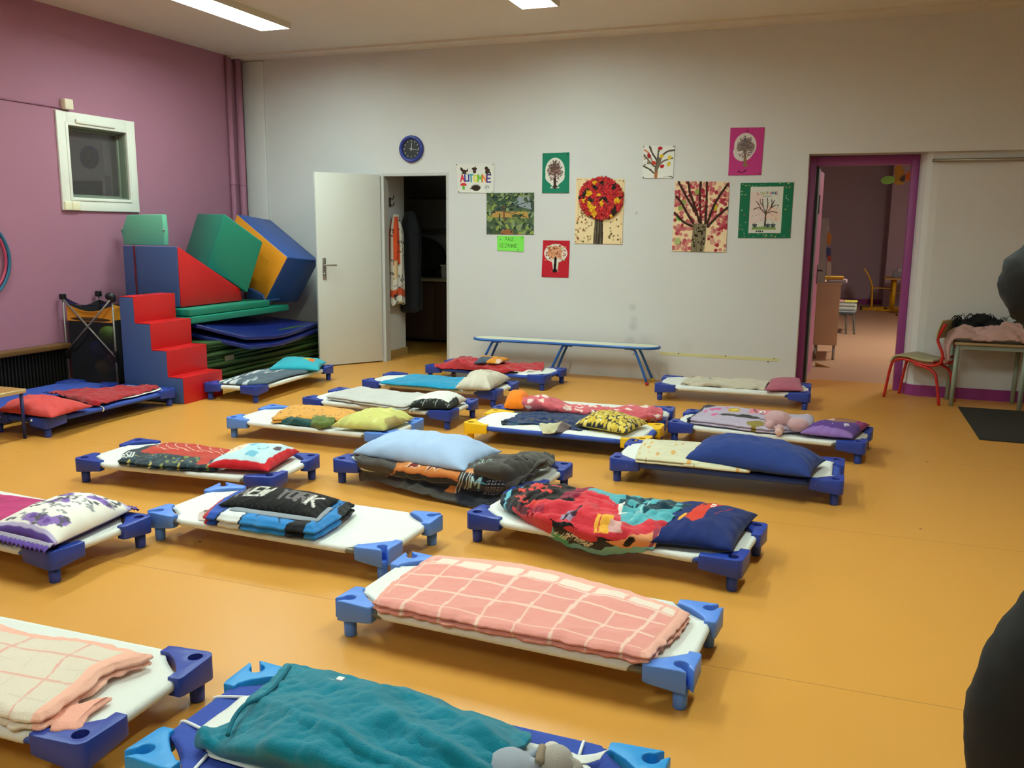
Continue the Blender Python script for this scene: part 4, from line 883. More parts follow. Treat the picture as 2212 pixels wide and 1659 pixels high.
# --- 7
cv = Canvas(140, 70, '#dfa24c', 2); rs = np.random.RandomState(2)
for k in range(70):
    u, v = rs.rand(), rs.rand(); cv.line(u, v, u+.012*rs.randn(), v+.05, .007, '#4a3418')
blanket('blanket', 'orange cloth printed with small dark marks folded on the light blue cornered cot', [[(590, 908), (660, 906), (740, 911)], [(740, 911), (755, 900), (772, 894)], [(633, 880), (700, 883), (772, 894)], [(590, 908), (605, 893), (633, 880)]], BZ, .045, cv, 2, nu=90, nv=50, seed=18, wr=.008, ripple=.012)
net('blanket', 'dark green cloth tucked in front of the orange patterned cloth', [[(592, 912, .137), (630, 918, .137), (675, 922, .137)], [(600, 904, .16), (635, 906, .17), (680, 912, .165)], [(612, 899, .15), (640, 902, .155), (684, 907, .15)]], Canvas(4, 4, '#1f4a4a'), nu=50, nv=24, th=.01, wr=.008, seed=5, cat='cloth')
net('cloth', 'olive green cloth knot between the orange cloth and the yellow green pillow', [[(676, 919, .137), (695, 926, .137), (722, 922, .137)], [(672, 912, .17), (695, 912, .175), (724, 912, .165)], [(680, 905, .155), (700, 903, .16), (724, 904, .15)]], Canvas(4, 4, '#64763c'), nu=40, nv=24, th=.01, wr=.014, seed=7, cat='cloth', ws=14)
cv = Canvas(90, 60, '#c9c877', 1.6); cv.dots(14, .07, ['#b9b970', '#b3c3b4', '#d6d38c', '#bda867'], seed=5); cv.poly([(.85, .2), (1, .1), (1, .8)], '#a89a62')
pillow('pillow', 'yellow green baby pillow with a raised far corner', [(714, 922), (830, 931), (897, 903, .165), (812, 886, .2)], .158, .085, cv, seed=9, nu=60, nv=44, wr=.012, pull=.03)
# --- 8
cv = Canvas(20, 20, '#c9c9c6', 2); cv.noise(5, .06)
blanket('blanket', 'pale grey cloth blanket spread on the cot with the white pillow', [[(708, 858), (780, 868), (872, 881)], [(872, 881), (900, 868), (925, 856)], [(776, 840), (850, 849), (925, 856)], [(708, 858), (735, 848), (776, 840)]], BZ, .045, cv, 2, nu=90, nv=50, seed=26, wr=.008, ripple=.01)
cv = Canvas(90, 60, '#dcdcd8', 1.8); cv.rect(0, 0, 1, .13, '#262a28'); cv.rect(.93, 0, 1, .6, '#262a28')
for k in range(16): cv.line(.04+k*.06, .03, .05+k*.06, .09, .006, '#a8b0a8')
pillow('pillow', 'white pillow with a black speckled lower edge', [(880, 880), (972, 883), (1010, 864), (928, 855)], .162, .10, cv, seed=12, nu=60, nv=44)
# --- 9
cv = Canvas(20, 20, '#1f93c0'); cv.noise(5, .1)
blanket('blanket', 'turquoise blanket lying next to the cream pillow', [[(824, 827), (900, 833), (984, 840)], [(984, 840), (998, 829), (1010, 820)], [(896, 810), (950, 815), (1010, 820)], [(824, 827), (860, 818), (896, 810)]], BZ, .03, cv, 1, nu=90, nv=50, seed=28, wr=.014, ripple=.008, ws=6)
cv = Canvas(80, 56, '#cbc4b4', 1.6)
for x in (.52, .6, .68): cv.line(x, .5, x+.03, .6, .012, '#8a6a48'); cv.line(x-.02, .62, x+.03, .66, .008, '#6a5a48')
pillow('pillow', 'cream pillow with a small brown print beside the turquoise blanket', [(982, 840), (1058, 843), (1104, 818), (1020, 812)], .165, .13, cv, seed=15, nu=60, nv=44, wr=.008)
# --- 10
cv = Canvas(120, 70, '#b8333c', 2.2)
for k in range(12): cv.ring(.08+.045*k, .25+.2*(k % 3), .05, .005, '#c4505a')
cv.poly([(.42, .3), (.75, .35), (.7, .8), (.45, .85)], '#b32c2e'); cv.poly([(0, .6), (.3, .9), (.3, 1), (0, 1)], '#7c3340'); cv.rect(.74, 0, .98, .14, '#e8e0d8'); cv.rect(.7, .0, .8, .1, '#101014')
net('blanket', 'red fleece heaped along the cot nearest the bench', [
 [(945, 794, .137), (985, 797, .138), (1040, 803, .139), (1090, 806, .139), (1120, 806, .138), (1170, 803, .137)],
 [(938, 790, .145), (985, 785, .19), (1035, 793, .18), (1085, 797, .175), (1125, 797, .17), (1173, 794, .165)],
 [(950, 786, .15), (990, 776, .225), (1045, 781, .21), (1095, 788, .19), (1130, 789, .18), (1176, 786, .17)],
 [(975, 782, .14), (1005, 772, .2), (1055, 778, .19), (1100, 785, .165), (1135, 786, .16), (1172, 784, .155)]], cv, nu=110, nv=60, th=.012, wr=.014, seed=9, ws=8)
cv = Canvas(50, 40, '#d9902f', 1.5); cv.poly([(0, 0), (.5, 0), (.6, .5), (0, .6)], '#4a5668'); cv.line(.5, .6, .8, .55, .02, '#4a3020'); cv.rect(.85, 0, 1, .4, '#e8c8b8')
pillow('pillow', 'small orange and slate pillow lying on the red fleece heap', [(1022, 785, .215), (1078, 786, .215), (1103, 777, .215), (1040, 771, .22)], .215, .05, cv, seed=17, nu=40, nv=30)
# --- 11
cv = Canvas(110, 60, '#4d6070', 2.2); rs = np.random.RandomState(9)
for k in range(30): cv.ell(rs.rand()*.55, rs.rand(), .04+.05*rs.rand(), .06, ['#b9c4cc', '#d6dce0', '#5f7484', '#8796a4'][k % 4], rs.rand()*3)
blanket('blanket', 'grey blue marbled fleece on the cot before the white door', [[(478, 826), (530, 829), (573, 828)], [(573, 828), (620, 812), (664, 803)], [(596, 794), (664, 803)], [(478, 826), (540, 806), (596, 794)]], BZ, .03, cv, 1, nu=90, nv=50, seed=31, wr=.006)
cv = Canvas(90, 50, '#35a9bd', 2); cv.rect(.60, .42, .74, .75, '#b4c23c'); cv.rect(.72, .35, .84, .65, '#d9732c'); cv.ell(.42, .85, .07, .05, '#c8cc3c'); cv.curve([(.25, .75), (.32, .9), (.36, .8)], .02, '#a83a4a'); cv.curve([(.5, .8), (.56, .9), (.6, .8)], .02, '#3a3a5a')
pillow('pillow', 'turquoise pillow with small orange and lime patches', [(580, 799), (690, 801), (706, 783), (612, 776)], .165, .085, cv, seed=19, nu=56, nv=40)
# --- 12
net('blanket', 'crimson red blanket spread crumpled on the cot beside the foam stairs', [
 [(165, 862, .145), (205, 876, .15), (260, 862, .148), (300, 852, .147), (343, 840, .146)],
 [(150, 860, .16), (200, 862, .18), (255, 855, .165), (300, 845, .16), (335, 836, .155)],
 [(130, 855, .16), (180, 850, .175), (235, 845, .165), (290, 840, .155), (320, 836, .15)],
 [(105, 850, .15), (160, 843, .155), (215, 842, .15), (250, 838, .145), (310, 835, .14)]], Canvas(4, 4, '#a5202c'), nu=90, nv=60, th=.01, wr=.01, seed=11, ws=9)
pillow('pillow', 'coral red pillow at the near end of the all red cot', [(-8, 888), (112, 903), (202, 878), (62, 860)], .165, .10, Canvas(4, 4, '#cc4b4a'), seed=22, nu=60, nv=44, wr=.010)
# --- 14
pillow('cushion', 'bright orange cushion at the left end of the polka dot blanket', [(1088, 880), (1132, 882), (1148, 864), (1100, 858)], .165, .12, Canvas(4, 4, '#ef7f1e'), seed=23, nu=40, nv=40, cat='cushion', pull=.02)
cv = Canvas(150, 70, '#d0606c', 2.6); rs = np.random.RandomState(4)
for k in range(26): cv.ell((k*.077) % 1+.02*(k % 3), .15+.24*(k % 4)+.03*rs.rand(), .026, .075, '#ecd4cc')
cv.poly([(.5, .3), (.72, .35), (.7, .55), (.52, .5)], '#e8ded8'); cv.line(.5, .52, .72, .5, .02, '#1c1c22'); cv.ell(.64, .6, .03, .05, '#b82834'); cv.line(.62, .2, .7, .3, .012, '#1c1c22'); cv.ell(.3, .25, .02, .05, '#b82834')
net('blanket', 'pink polka dot fleece strewn along its cot behind the yellow cornered cot', [
 [(1130, 886, .138), (1190, 893, .138), (1250, 898, .138), (1320, 905, .138), (1375, 912, .138), (1428, 908, .138)],
 [(1120, 876, .17), (1180, 884, .19), (1245, 892, .165), (1310, 899, .165), (1370, 902, .18), (1430, 901, .17)],
 [(1122, 866, .20), (1170, 868, .235), (1230, 880, .18), (1300, 889, .18), (1360, 888, .20), (1432, 890, .19)],
 [(1136, 858, .19), (1172, 858, .22), (1225, 872, .17), (1290, 882, .165), (1355, 881, .18), (1426, 882, .165)]], cv, nu=140, nv=70, th=.01, wr=.014, seed=13, ws=9)
# --- 15
cv = Canvas(120, 60, '#24365f', 2.4); cv.line(.2, .2, .7, .35, .006, '#a07838'); cv.poly([(0, 0), (.1, 0), (.1, .4), (0, .4)], '#15202c')
for k in range(5): cv.rect(.10+k*.05, .05, .14+k*.05, .16, '#33506a')
net('blanket', 'denim blue cloth with its near edge turned up on the yellow cornered cot', [
 [(1085, 919, .139), (1125, 918, .139), (1180, 920, .139), (1240, 930, .139), (1270, 932, .139)],
 [(1084, 908, .145), (1135, 905, .16), (1190, 905, .17), (1240, 912, .165), (1275, 918, .15)],
 [(1110, 900, .145), (1150, 894, .165), (1205, 893, .17), (1250, 898, .165), (1290, 908, .15)],
 [(1130, 891, .14), (1170, 888, .15), (1225, 888, .15), (1275, 892, .15), (1310, 898, .145)]], cv, nu=100, nv=60, th=.008, wr=.009, seed=17, cat='cloth')
cv = Canvas(30, 30, '#c9c4a0'); cv.poly([(.6, 0), (1, 0), (1, 1), (.7, 1)], '#6a5a5c')
net('cloth_flap', 'beige and mauve lining flap hanging from the denim cloth over the cot edge', [[('Y', 1172, 934, 5.40), ('Y', 1190, 938, 5.39), ('Y', 1203, 934, 5.40), (1225, 930, .142)], [(1167, 922, .15), (1188, 924, .17), (1208, 918, .175), (1232, 924, .15)], [(1163, 911, .155), (1188, 914, .175), (1212, 912, .185), (1240, 918, .155)]], cv, nu=40, nv=30, th=.006, wr=.007, seed=2, cat='cloth')
cv = Canvas(130, 80, '#d9bd45', 1.9); rs = np.random.RandomState(6); cv.a[:] = lin('#2c2c34')
for j in range(8):
    for i in range(13): cv.ell((i+.5*(j % 2)+.4)/13+.01*rs.randn(), (j+.5)/8+.01*rs.randn(), .036+.006*rs.rand(), .060, ['#dcc04a', '#cbb044', '#e2cc66'][(i+j) % 3])
for k in range(26): cv.ell(rs.rand(), rs.rand(), .013, .024, '#d8dce0'); 
cv.dots(30, .012, ['#3a3a44', '#5a4a3c'], seed=3)
pillow('pillow', 'yellow and black all over printed pillow on the yellow cornered cot', [(1240, 918), (1352, 937), (1400, 915), (1290, 895)], .168, .10, cv, seed=25, nu=80, nv=56, wr=.006)
# --- 16
cv = Canvas(110, 50, '#cdc5b2', 2.6); rs = np.random.RandomState(7)
for q in ((.03, .08), (.25, .05), (.42, .04), (.62, .06), (.84, .12), (.3, .85)): cv.line(q[0], q[1], q[0]+.05, q[1]+.03, .022, '#4f4a3e')
net('blanket', 'cream cloth with dark edge motifs rumpled on the cot by the white wall', [
 [(1470, 832, .139), (1530, 836, .139), (1590, 839, .139), (1652, 844, .139)],
 [(1474, 826, .16), (1530, 828, .17), (1595, 832, .165), (1652, 838, .16)],
 [(1480, 820, .16), (1535, 822, .165), (1600, 826, .17), (1658, 828, .165)],
 [(1494, 812, .19), (1540, 816, .165), (1605, 819, .165), (1666, 822, .155)]], cv, nu=100, nv=50, th=.008, wr=.010, seed=33, ws=9)
pillow('pillow', 'flat rose pink pillow on the cot by the white wall', [(1651, 843), (1708, 847), (1740, 838), (1665, 820)], .15, .045, Canvas(4, 4, '#ad5b72'), seed=29, nu=44, nv=36, wr=.003, pull=.02) if 0 else pillow('pillow', 'flat rose pink pillow on the cot by the white wall', [(1651, 844), (1736, 845), (1728, 818), (1665, 820)], .155, .05, Canvas(4, 4, '#ad5b72'), seed=29, nu=44, nv=36, wr=.003, pull=.03)
# --- 17
cv = Canvas(150, 70, '#b9adc6', 2.6); cv.rect(0, 0, .03, 1, '#24263a'); cv.poly([(0, .6), (.14, .9), (.14, 1), (0, 1)], '#24263a'); cv.dots(7, .06, ['#dc5a9a'], (.08, .1, .25, .9), seed=3)
cv.poly([(.22, .35), (.5, .32), (.62, .42), (.48, .5), (.3, .46)], '#16181c'); cv.ell(.30, .72, .055, .12, '#c8a62a'); cv.ell(.30, .74, .025, .07, '#e0c83c'); cv.poly([(.42, .7), (.68, .66), (.66, .9), (.44, .98)], '#df7f94'); cv.curve([(.46, .9), (.5, .72), (.56, .66), (.64, .72)], .015, '#2a1c24')
cv.ell(.54, .8, .03, .06, '#f0f0ec'); cv.ell(.545, .8, .012, .03, '#16181c'); cv.ell(.55, .14, .07, .14, '#8c7a2a'); cv.ell(.75, .55, .05, .16, '#1f6a2a'); cv.ell(.75, .6, .035, .12, '#49a83c'); cv.line(.93, .2, .95, .35, .02, '#20202c')
blanket('blanket', 'lilac fleece with pink, yellow and black shapes under the pink plush toy', [[(1488, 908), (1570, 918), (1660, 930), (1750, 926)], [(1750, 926), (1753, 912), (1754, 902)], [(1524, 879), (1600, 886), (1680, 896), (1754, 902)], [(1488, 908), (1510, 893), (1524, 879)]], BZ, .045, cv, 2, nu=130, nv=60, seed=37, wr=.009, ripple=.01)
MP = mat('pink_plush', '#d9aab2', .97, bump=1.0, bscale=180, sheen=.4); p = onZ(1680, 912, .19)
t = thing('plush_toy', 'fluffy pale pink plush toy lying on its front on the lilac fleece', 'soft toy', (p.x, p.y, .14), absolute=True)
blob('body', [((p.x, p.y-.02, .215), .076, (1.2, 1, .78), 0), ((p.x-.045, p.y-.095, .185), .034, (1, 1.5, .9), .2), ((p.x+.02, p.y-.125, .17), .032, (1, 1.4, .9), 0), ((p.x+.135, p.y-.06, .195), .060, (1.2, .95, .8), 0), ((p.x+.085, p.y-.03, .2), .042, (1.2, .9, .8), 0)], MP, t, .005)
blob('ear', [((p.x-.055, p.y+.02, .225), .018, (1, .6, 1), 0)], mat('plush_cream', '#e4d8cc', .95), t)
blob('paw_pad', [((p.x+.02, p.y-.168, .158), .027, (1, .55, 1), 0)], mat('plush_pad', '#dcb8b4', .9), t)
cv = Canvas(110, 70, '#5b3a8c', 1.8); cv.poly([(0, .0), (1, 0), (.95, .14), (0, .16)], '#8f6cb4'); cv.poly([(.2, .55), (.5, .5), (.85, .62), (.8, 1), (.3, 1)], '#9a6a50'); cv.poly([(.2, .6), (.42, .56), (.4, .9), (.28, .95)], '#d8b0a8'); cv.poly([(.85, .6), (1, .5), (1, 1), (.8, 1)], '#96287a'); cv.poly([(.45, .75), (.7, .8), (.66, .95), (.45, .9)], '#6a3a2c')
for a in range(4): cv.line(.76-.05*math.cos(a*PI/4), .34-.09*math.sin(a*PI/4), .76+.05*math.cos(a*PI/4), .34+.09*math.sin(a*PI/4), .010, '#e4def0')
for q in ((.3, .36), (.5, .3), (.92, .8)): cv.ell(*q, .012, .02, '#d8ccec')
pillow('pillow', 'purple pillow with a white star print at the right end of its cot', [(1728, 936), (1842, 948), (1880, 918), (1768, 914)], .158, .075, cv, seed=35, nu=70, nv=48, pull=.03)
# --- 18
cv = Canvas(120, 60, '#dcd9bc', 2); cv.dots(22, .05, ['#d8a860', '#e0bc78'], seed=9); cv.dots(30, .012, ['#a8a8a0', '#9a8a6a'], seed=4)
blanket('blanket', 'cream cloth with soft orange figures beneath the large navy pillow', [[(1377, 992), (1440, 998), (1510, 1004)], [(1510, 1004), (1516, 980), (1522, 962)], [(1394, 954), (1460, 957), (1522, 962)], [(1377, 992), (1384, 972), (1394, 954)]], BZ+.004, .045, cv, 2, nu=80, nv=50, seed=41, wr=.008)
blanket('blanket', 'rolled cream strip with orange figures along the near side of the navy pillow', [[(1480, 1003), (1550, 1011), (1614, 1017)], [(1614, 1017), (1616, 1004)], [(1488, 990), (1550, 997), (1616, 1004)], [(1480, 1003), (1488, 990)]], BZ+.004, .035, cv, 1, nu=70, nv=20, seed=43, wr=.005)
pillow('pillow', 'large navy blue pillow, the biggest dark one, with a pinched right corner', [(1478, 992), (1752, 1032), (1786, 995), (1518, 955)], .178, .155, Canvas(4, 4, '#2b3f82'), seed=37, nu=90, nv=56, wr=.008, pull=.05)
# ================================================================== WALL ART, CLOCK
def poster(name, label, q, canvas, nu, nv, cat='drawing', t=.002, pins=(), curl=.003, y=WY-.004, pinc='#3c3c34', group='autumn drawings on the white wall'):
    """q px corners TL,TR,BR,BL on the back wall"""
    P = [onY(a, b_, y) for a, b_ in q]; TL, TR, BR, BL = P; bm = NB(); V = []; uv = []
    for j in range(nv+1):
        row = []
        for i in range(nu+1):
            u, v = i/nu, j/nv; p = BL*(1-u)*(1-v)+BR*u*(1-v)+TR*u*v+TL*(1-u)*v
            p.y -= curl*(1+nz((p.x, p.z), 5, 2))*(.3+.7*abs(2*v-1)**2*(v < .5))
            row.append(bm.verts.new(p)); uv.append((u, v))
        V.append(row)
    for j in range(nv):
        for i in range(nu): bm.faces.new((V[j][i], V[j][i+1], V[j+1][i+1], V[j+1][i]))
    bm.verts.index_update(); o = obj(name, bm, PAPER, None, True); paint(o, canvas, uv)
    s = o.modifiers.new('t', 'SOLIDIFY'); s.thickness = .0012; s.offset = 1 if o.data.polygons[0].normal.y > 0 else -1
    tag(o, label, cat, group)
    for u, v in pins:
        p = BL*(1-u)*(1-v)+BR*u*(1-v)+TR*u*v+TL*(1-u)*v; obj('pin', ball(NB(), (p.x, p.y-.008, p.z), .0055, 8), mat('pin_'+pinc, pinc, .5), o, True)
    return o
C4 = ((.03, .97), (.97, .97), (.03, .03), (.97, .03))
# AUTOMNE sheet
cv = Canvas(170, 130, '#d9d9d4', 1.3)
cv.text('AUTOMNE', .11, .38, .81, .24, .023, ['#cf3040', '#28349c', '#2f8fa0', '#d9d23c', '#5fae3c', '#dd7a30', '#3f2c84'], gap=.16)
br = '#3c2a24'
cv.ell(.22, .73, .055, .075, br, .4); cv.ell(.16, .80, .035, .09, br, .5); cv.ell(.29, .76, .03, .035, br); cv.poly([(.29, .79), (.31, .86), (.32, .78)], br); cv.poly([(.14, .66), (.3, .64), (.3, .67), (.15, .69)], br)
cv.ell(.49, .83, .07, .05, br); cv.ell(.49, .74, .045, .07, br); cv.line(.51, .87, .52, .91, .012, br)
cv.ell(.80, .84, .045, .06, br); cv.ell(.83, .74, .055, .10, br, -.5); cv.poly([(.86, .68), (.93, .62), (.90, .74)], br)
cv.ell(.18, .27, .085, .075, '#cf3038'); cv.rect(.09, .18, .27, .24, '#d9d9d4'); cv.rect(.15, .11, .21, .25, '#5aa83c')
cv.ell(.52, .17, .12, .10, '#33281f'); cv.poly([(.40, .13), (.33, .12), (.41, .2)], '#33281f')
for k in range(14): a = PI*k/13; cv.line(.52+.11*math.cos(a), .17+.09*math.sin(a), .52+.14*math.cos(a), .17+.13*math.sin(a), .008, '#33281f')
for k in range(7): a = -.5+k*.69; cv.poly([(.82, .2), (.82+.09*math.cos(a), .2+.11*math.sin(a)), (.82+.05*math.cos(a+.45), .2+.06*math.sin(a+.45))], '#8f949c')
cv.line(.82, .2, .82, .07, .008, '#8f949c')
poster('autumn_sheet', 'white sheet with the colourful word AUTOMNE and brown animal silhouettes', [(984, 354), (1068, 353), (1066, 417), (989, 416)], cv, 170, 130, pins=C4)
# painting print: generic mottled landscape
cv = Canvas(150, 130, '#4e6048', 1.14); rs = np.random.RandomState(5)
cv.noise(4, 0, 1, '#67784a', .05); cv.noise(5, 0, 3, '#3a4a44', .18); cv.noise(7, 0, 5, '#7f8f6a', .25)
cv.poly([(.1, .42), (.9, .40), (.86, .55), (.15, .56)], '#b08a4c'); cv.noise(9, 0, 8, '#8d9a4c', .28); cv.poly([(.1, 0), (.45, .14), (.75, 0)], '#94603c'); cv.poly([(.55, .72), (.95, .60), (.9, .9), (.6, .92)], '#8a949c'); cv.noise(8, 0, 11, '#43563c', .27); cv.noise(14, 0, 15, '#26352c', .38)
cv.line(.38, .34, .37, .75, .018, '#6e4a34'); cv.line(.38, .62, .2, .75, .01, '#2b3430'); cv.line(.38, .62, .62, .74, .01, '#2b3430'); cv.line(.4, .55, .85, .42, .008, '#33362e'); cv.line(.37, .75, .5, .92, .01, '#26302c'); cv.line(.45, .66, .95, .8, .008, '#2b3430')
for k in range(26): cv.ell(.2+.45*rs.rand(), .72+.2*rs.rand(), .05, .022, ['#33473a', '#3f5a40', '#2c3c38'][k % 3], rs.rand())
poster('landscape_print', 'printed green and ochre landscape with a tree, above the lime name card', [(1051, 417), (1154, 416), (1153, 507), (1051, 506)], cv, 150, 130, 'picture', pins=((.02, .98),))
cv = Canvas(210, 120, '#7fe05a', 1.75); cv.text('PAUL', .30, .66, .36, .24, .012, '#2c4a26', gap=.55); cv.text('CEZANNE', .09, .24, .66, .22, .012, '#2c4a26', gap=.5)
poster('name_card', 'lime green card handwritten PAUL CEZANNE beneath the landscape print', [(1074, 509), (1132, 510), (1131, 544), (1074, 541)], cv, 200, 114, 'card', pins=((.03, .95), (.13, .75), (.94, .93), (.80, .10)))
def grape_tree(cv, cx, cy, rx, ry, cols, trunk, n, seed, tw=.03, tb=.1):
    rs = np.random.RandomState(seed)
    cv.line(cx, tb, cx, cy+ry*.5, tw, trunk)
    for k in range(34):
        a = -.15+(PI+.3)*k/33; r = .75+.25*rs.rand(); x, y = cx+rx*r*math.cos(a), cy-ry*.2+ry*1.1*r*math.sin(a)
        cv.curve([(cx, cy-ry*.5+rs.rand()*ry*.9), ((cx+x)/2, (cy+y)/2-.03), (x, y)], .008, trunk)
    for k in range(n):
        a = rs.rand()*2*PI; r = math.sqrt(rs.rand())*.95; cv.ell(cx+rx*r*math.cos(a), cy+ry*r*math.sin(a), .022, .016, cols[k % len(cols)], rs.rand()*3)
def bubble(cv, cx, cy, rx, ry, c, fx, fy, narrow=.5):
    cv.ell(cx, cy, rx, ry, c); cv.poly([(cx-rx*narrow, cy-ry*.7), (cx+rx*narrow, cy-ry*.7), (cx+fx*.55, fy+.05), (cx+fx, fy), (cx-fx, fy), (cx-fx*.55, fy+.05)], c)
# green card tree
cv = Canvas(100, 150, '#1f7a60', .67); bubble(cv, .48, .55, .36, .33, '#d9d8d2', .18, .13, .8); cv.ell(.48, .42, .36, .2, '#d9d8d2'); grape_tree(cv, .48, .55, .31, .29, ['#8a5c58', '#6d5450', '#a87a74', '#574a48'], '#55443e', 120, 3, .026, .15); cv.line(.48, .14, .48, .35, .035, '#3c2c24'); cv.poly([(.36, .14), (.6, .14), (.5, .25)], '#3c2c24')
poster('tree_card', 'dark green card with a cut out white tree drawing, highest left of the big trees', [(1172, 331), (1230, 329), (1229, 417), (1171, 417)], cv, 100, 150, pins=((.04, .95), (.94, .95), (.06, .02), (.94, .02)))
# red card tree
cv = Canvas(100, 140, '#b8202f', .74); bubble(cv, .50, .66, .43, .25, '#d8d4cc', .13, .16, .35); cv.dots(60, .02, ['#c87f5c', '#d79b78', '#b5604c', '#8fae7a', '#a8402f'], (.12, .45, .88, .9), seed=6); cv.ell(.46, .68, .27, .17, '#cc8f6a'); cv.dots(90, .018, ['#d79b78', '#c27a5a', '#d8ae8e', '#a65c44', '#7a3028'], (.22, .5, .72, .86), seed=7); cv.line(.48, .16, .5, .52, .035, '#15120f'); cv.poly([(.38, .16), (.6, .16), (.5, .3)], '#15120f'); cv.line(.62, .42, .6, .28, .008, '#6a9a5c')
poster('tree_card', 'red card with a round white cut out tree, below the dark green card', [(1173, 519), (1231, 520), (1228, 600), (1170, 598)], cv, 100, 140, pins=((.04, .03), (.5, .96)))
# big crumpled paper tree
def fingerdots(cv, n, cols, reg, seed, r=.016, skip=None):
    rs = np.random.RandomState(seed)
    for k in range(n):
        u = reg[0]+rs.rand()*(reg[2]-reg[0]); v = reg[1]+rs.rand()*(reg[3]-reg[1])
        if skip and skip(u, v): continue
        c = cols[rs.randint(len(cols))]; cv.ell(u, v, r*1.25, r*.95, c, rs.rand()*3); cv.ell(u+.004, v, r*.6, r*.4, '#d8c39c', rs.rand()*3) if k % 2 else None
cv = Canvas(150, 200, '#e6cfa4', .75)
for v in range(20): cv.ell(.06, .33+v*.034, .017, .012, '#cdb083'); cv.ell(.96, .33+v*.034, .015, .011, '#d3b88c')
fingerdots(cv, 46, ['#a08050', '#8a6a40', '#b09468', '#6a5434', '#b9705c'], (.02, .03, .36, .5), 4); fingerdots(cv, 22, ['#6a5a34', '#5a4a2c', '#b8a078', '#c7a07c'], (.62, .03, .97, .48), 5)
for k in range(9): cv.ell(.1+k*.1, .975, .018, .012, '#c0a27a')
cv.poly([(.39, 0), (.60, 0), (.58, .38), (.42, .38)], '#3b3128')
for k in range(9): cv.line(.41+k*.021, .0, .425+k*.018, .38, .006, ['#564a3c', '#6d6252', '#2c241c'][k % 3])
pt = poster('crumpled_paper_tree', 'large cream sheet with a tree crown of crumpled red and yellow paper', [(1245, 384), (1350, 387), (1344, 528), (1241, 526)], cv, 130, 180, pins=C4)
TLp, TRp, BRp, BLp = [onY(a, b_, WY-.006) for a, b_ in [(1245, 384), (1350, 387), (1344, 528), (1241, 526)]]
rs = np.random.RandomState(11); groups = {'#a81c28': [], '#c8252e': [], '#e0b018': [], '#241a16': [], '#b83a20': []}
pts = []
tries = 0
while len(pts) < 300 and tries < 9000:
    tries += 1
    a = rs.rand()*2*PI; r = math.sqrt(rs.rand()); u = .53+.44*r*math.cos(a); v = .70+.31*r*math.sin(a)
    if all((u-x)**2+((v-y)*1.33)**2 > .0011 for x, y in pts): pts.append((u, v))
bmS = {k: NB() for k in groups}
for k, (u, v) in enumerate(pts):
    p = BLp*(1-u)*(1-v)+BRp*u*(1-v)+TRp*u*v+TLp*(1-u)*v
    ycl = [(.27, .77, .06), (.36, .54, .075), (.42, .47, .06), (.18, .66, .04), (.56, .62, .045), (.50, .75, .03), (.86, .67, .065), (.40, .93, .035), (.77, .44, .04), (.3, .6, .05)]
    dcl = [(.07, .72), (.25, .8), (.33, .66), (.56, .93), (.55, .68), (.64, .68), (.9, .69), (.84, .55), (.8, .5), (.36, .42), (.18, .74), (.8, .88), (.42, .86)]
    if any((u-x)**2+((v-y)*1.3)**2 < r*r for x, y, r in ycl): c = '#e0b018'
    elif any((u-x)**2+(v-y)**2 < .0020 for x, y in dcl): c = '#241a16'
    else: c = ['#a81c28', '#c8252e', '#a81c28', '#c8252e', '#b83a20'][rs.randint(5)]
    b = NB(); g = bmesh.ops.create_icosphere(bmS[c], subdivisions=2, radius=.019, matrix=Matrix.Translation((p.x, p.y-.014, p.z)))
    b.free()
    for vv in g['verts']:
        d = vv.co-Vector((p.x, p.y-.014, p.z)); n_ = noise.noise(vv.co*95); vv.co = Vector((p.x, p.y-.014, p.z))+d*(1+.75*n_); vv.co.y = min(vv.co.y, p.y-.001)
for c, nm in zip(groups, ('crumpled_paper_dark_red', 'crumpled_paper_red', 'crumpled_paper_yellow', 'crumpled_paper_brown', 'crumpled_paper_orange')):
    o = obj('crumpled_paper', bmS[c], mat(nm, c, .75), pt); o['kind'] = 'stuff'
# small white branches drawing
cv = Canvas(110, 110, '#dfe0dc', 1)
for P_, t_, c_ in (([(.42, .3), (.45, .55), (.30, .78), (.22, .97)], .028, '#4c4640'), ([(.46, .35), (.48, .6), (.5, .85)], .026, '#5c5348'), ([(.5, .4), (.62, .68), (.78, .82), (1, .86)], .028, '#5a5348'), ([(.48, .34), (.66, .52), (.95, .62)], .024, '#6a5f50'), ([(.40, .36), (.25, .48), (.05, .72)], .026, '#5a5046'), ([(.38, .16), (.22, .28), (.03, .38)], .026, '#4a443c'), ([(.44, .03), (.45, .25)], .05, '#a8653c'), ([(.44, .25), (.52, .45), (.56, .6)], .05, '#6e6252'), ([(.05, .88), (.2, .78)], .024, '#c77a54')): cv.curve(P_, t_, c_)
cv.dots(24, .022, ['#7a6650', '#8e7860'], (.03, .42, .3, .68), seed=4)
for u, v, c in ((.55, .92, '#b0222e'), (.20, .70, '#a01e2c'), (.36, .48, '#c03a2a'), (.63, .37, '#b0222e'), (.60, .68, '#dcb72c'), (.86, .63, '#d8bc3c'), (.84, .44, '#d8bc3c')): cv.ell(u, v, .055, .075, c, u*3)
cv.line(.68, .05, .85, .05, .008, '#8a8a8a'); cv.line(.87, .055, .95, .06, .014, '#4a4a4a')
poster('branch_drawing', 'small white sheet with brown branches and red and yellow paper leaves', [(1389, 315), (1458, 314), (1454, 385), (1388, 385)], cv, 110, 110, pins=C4)
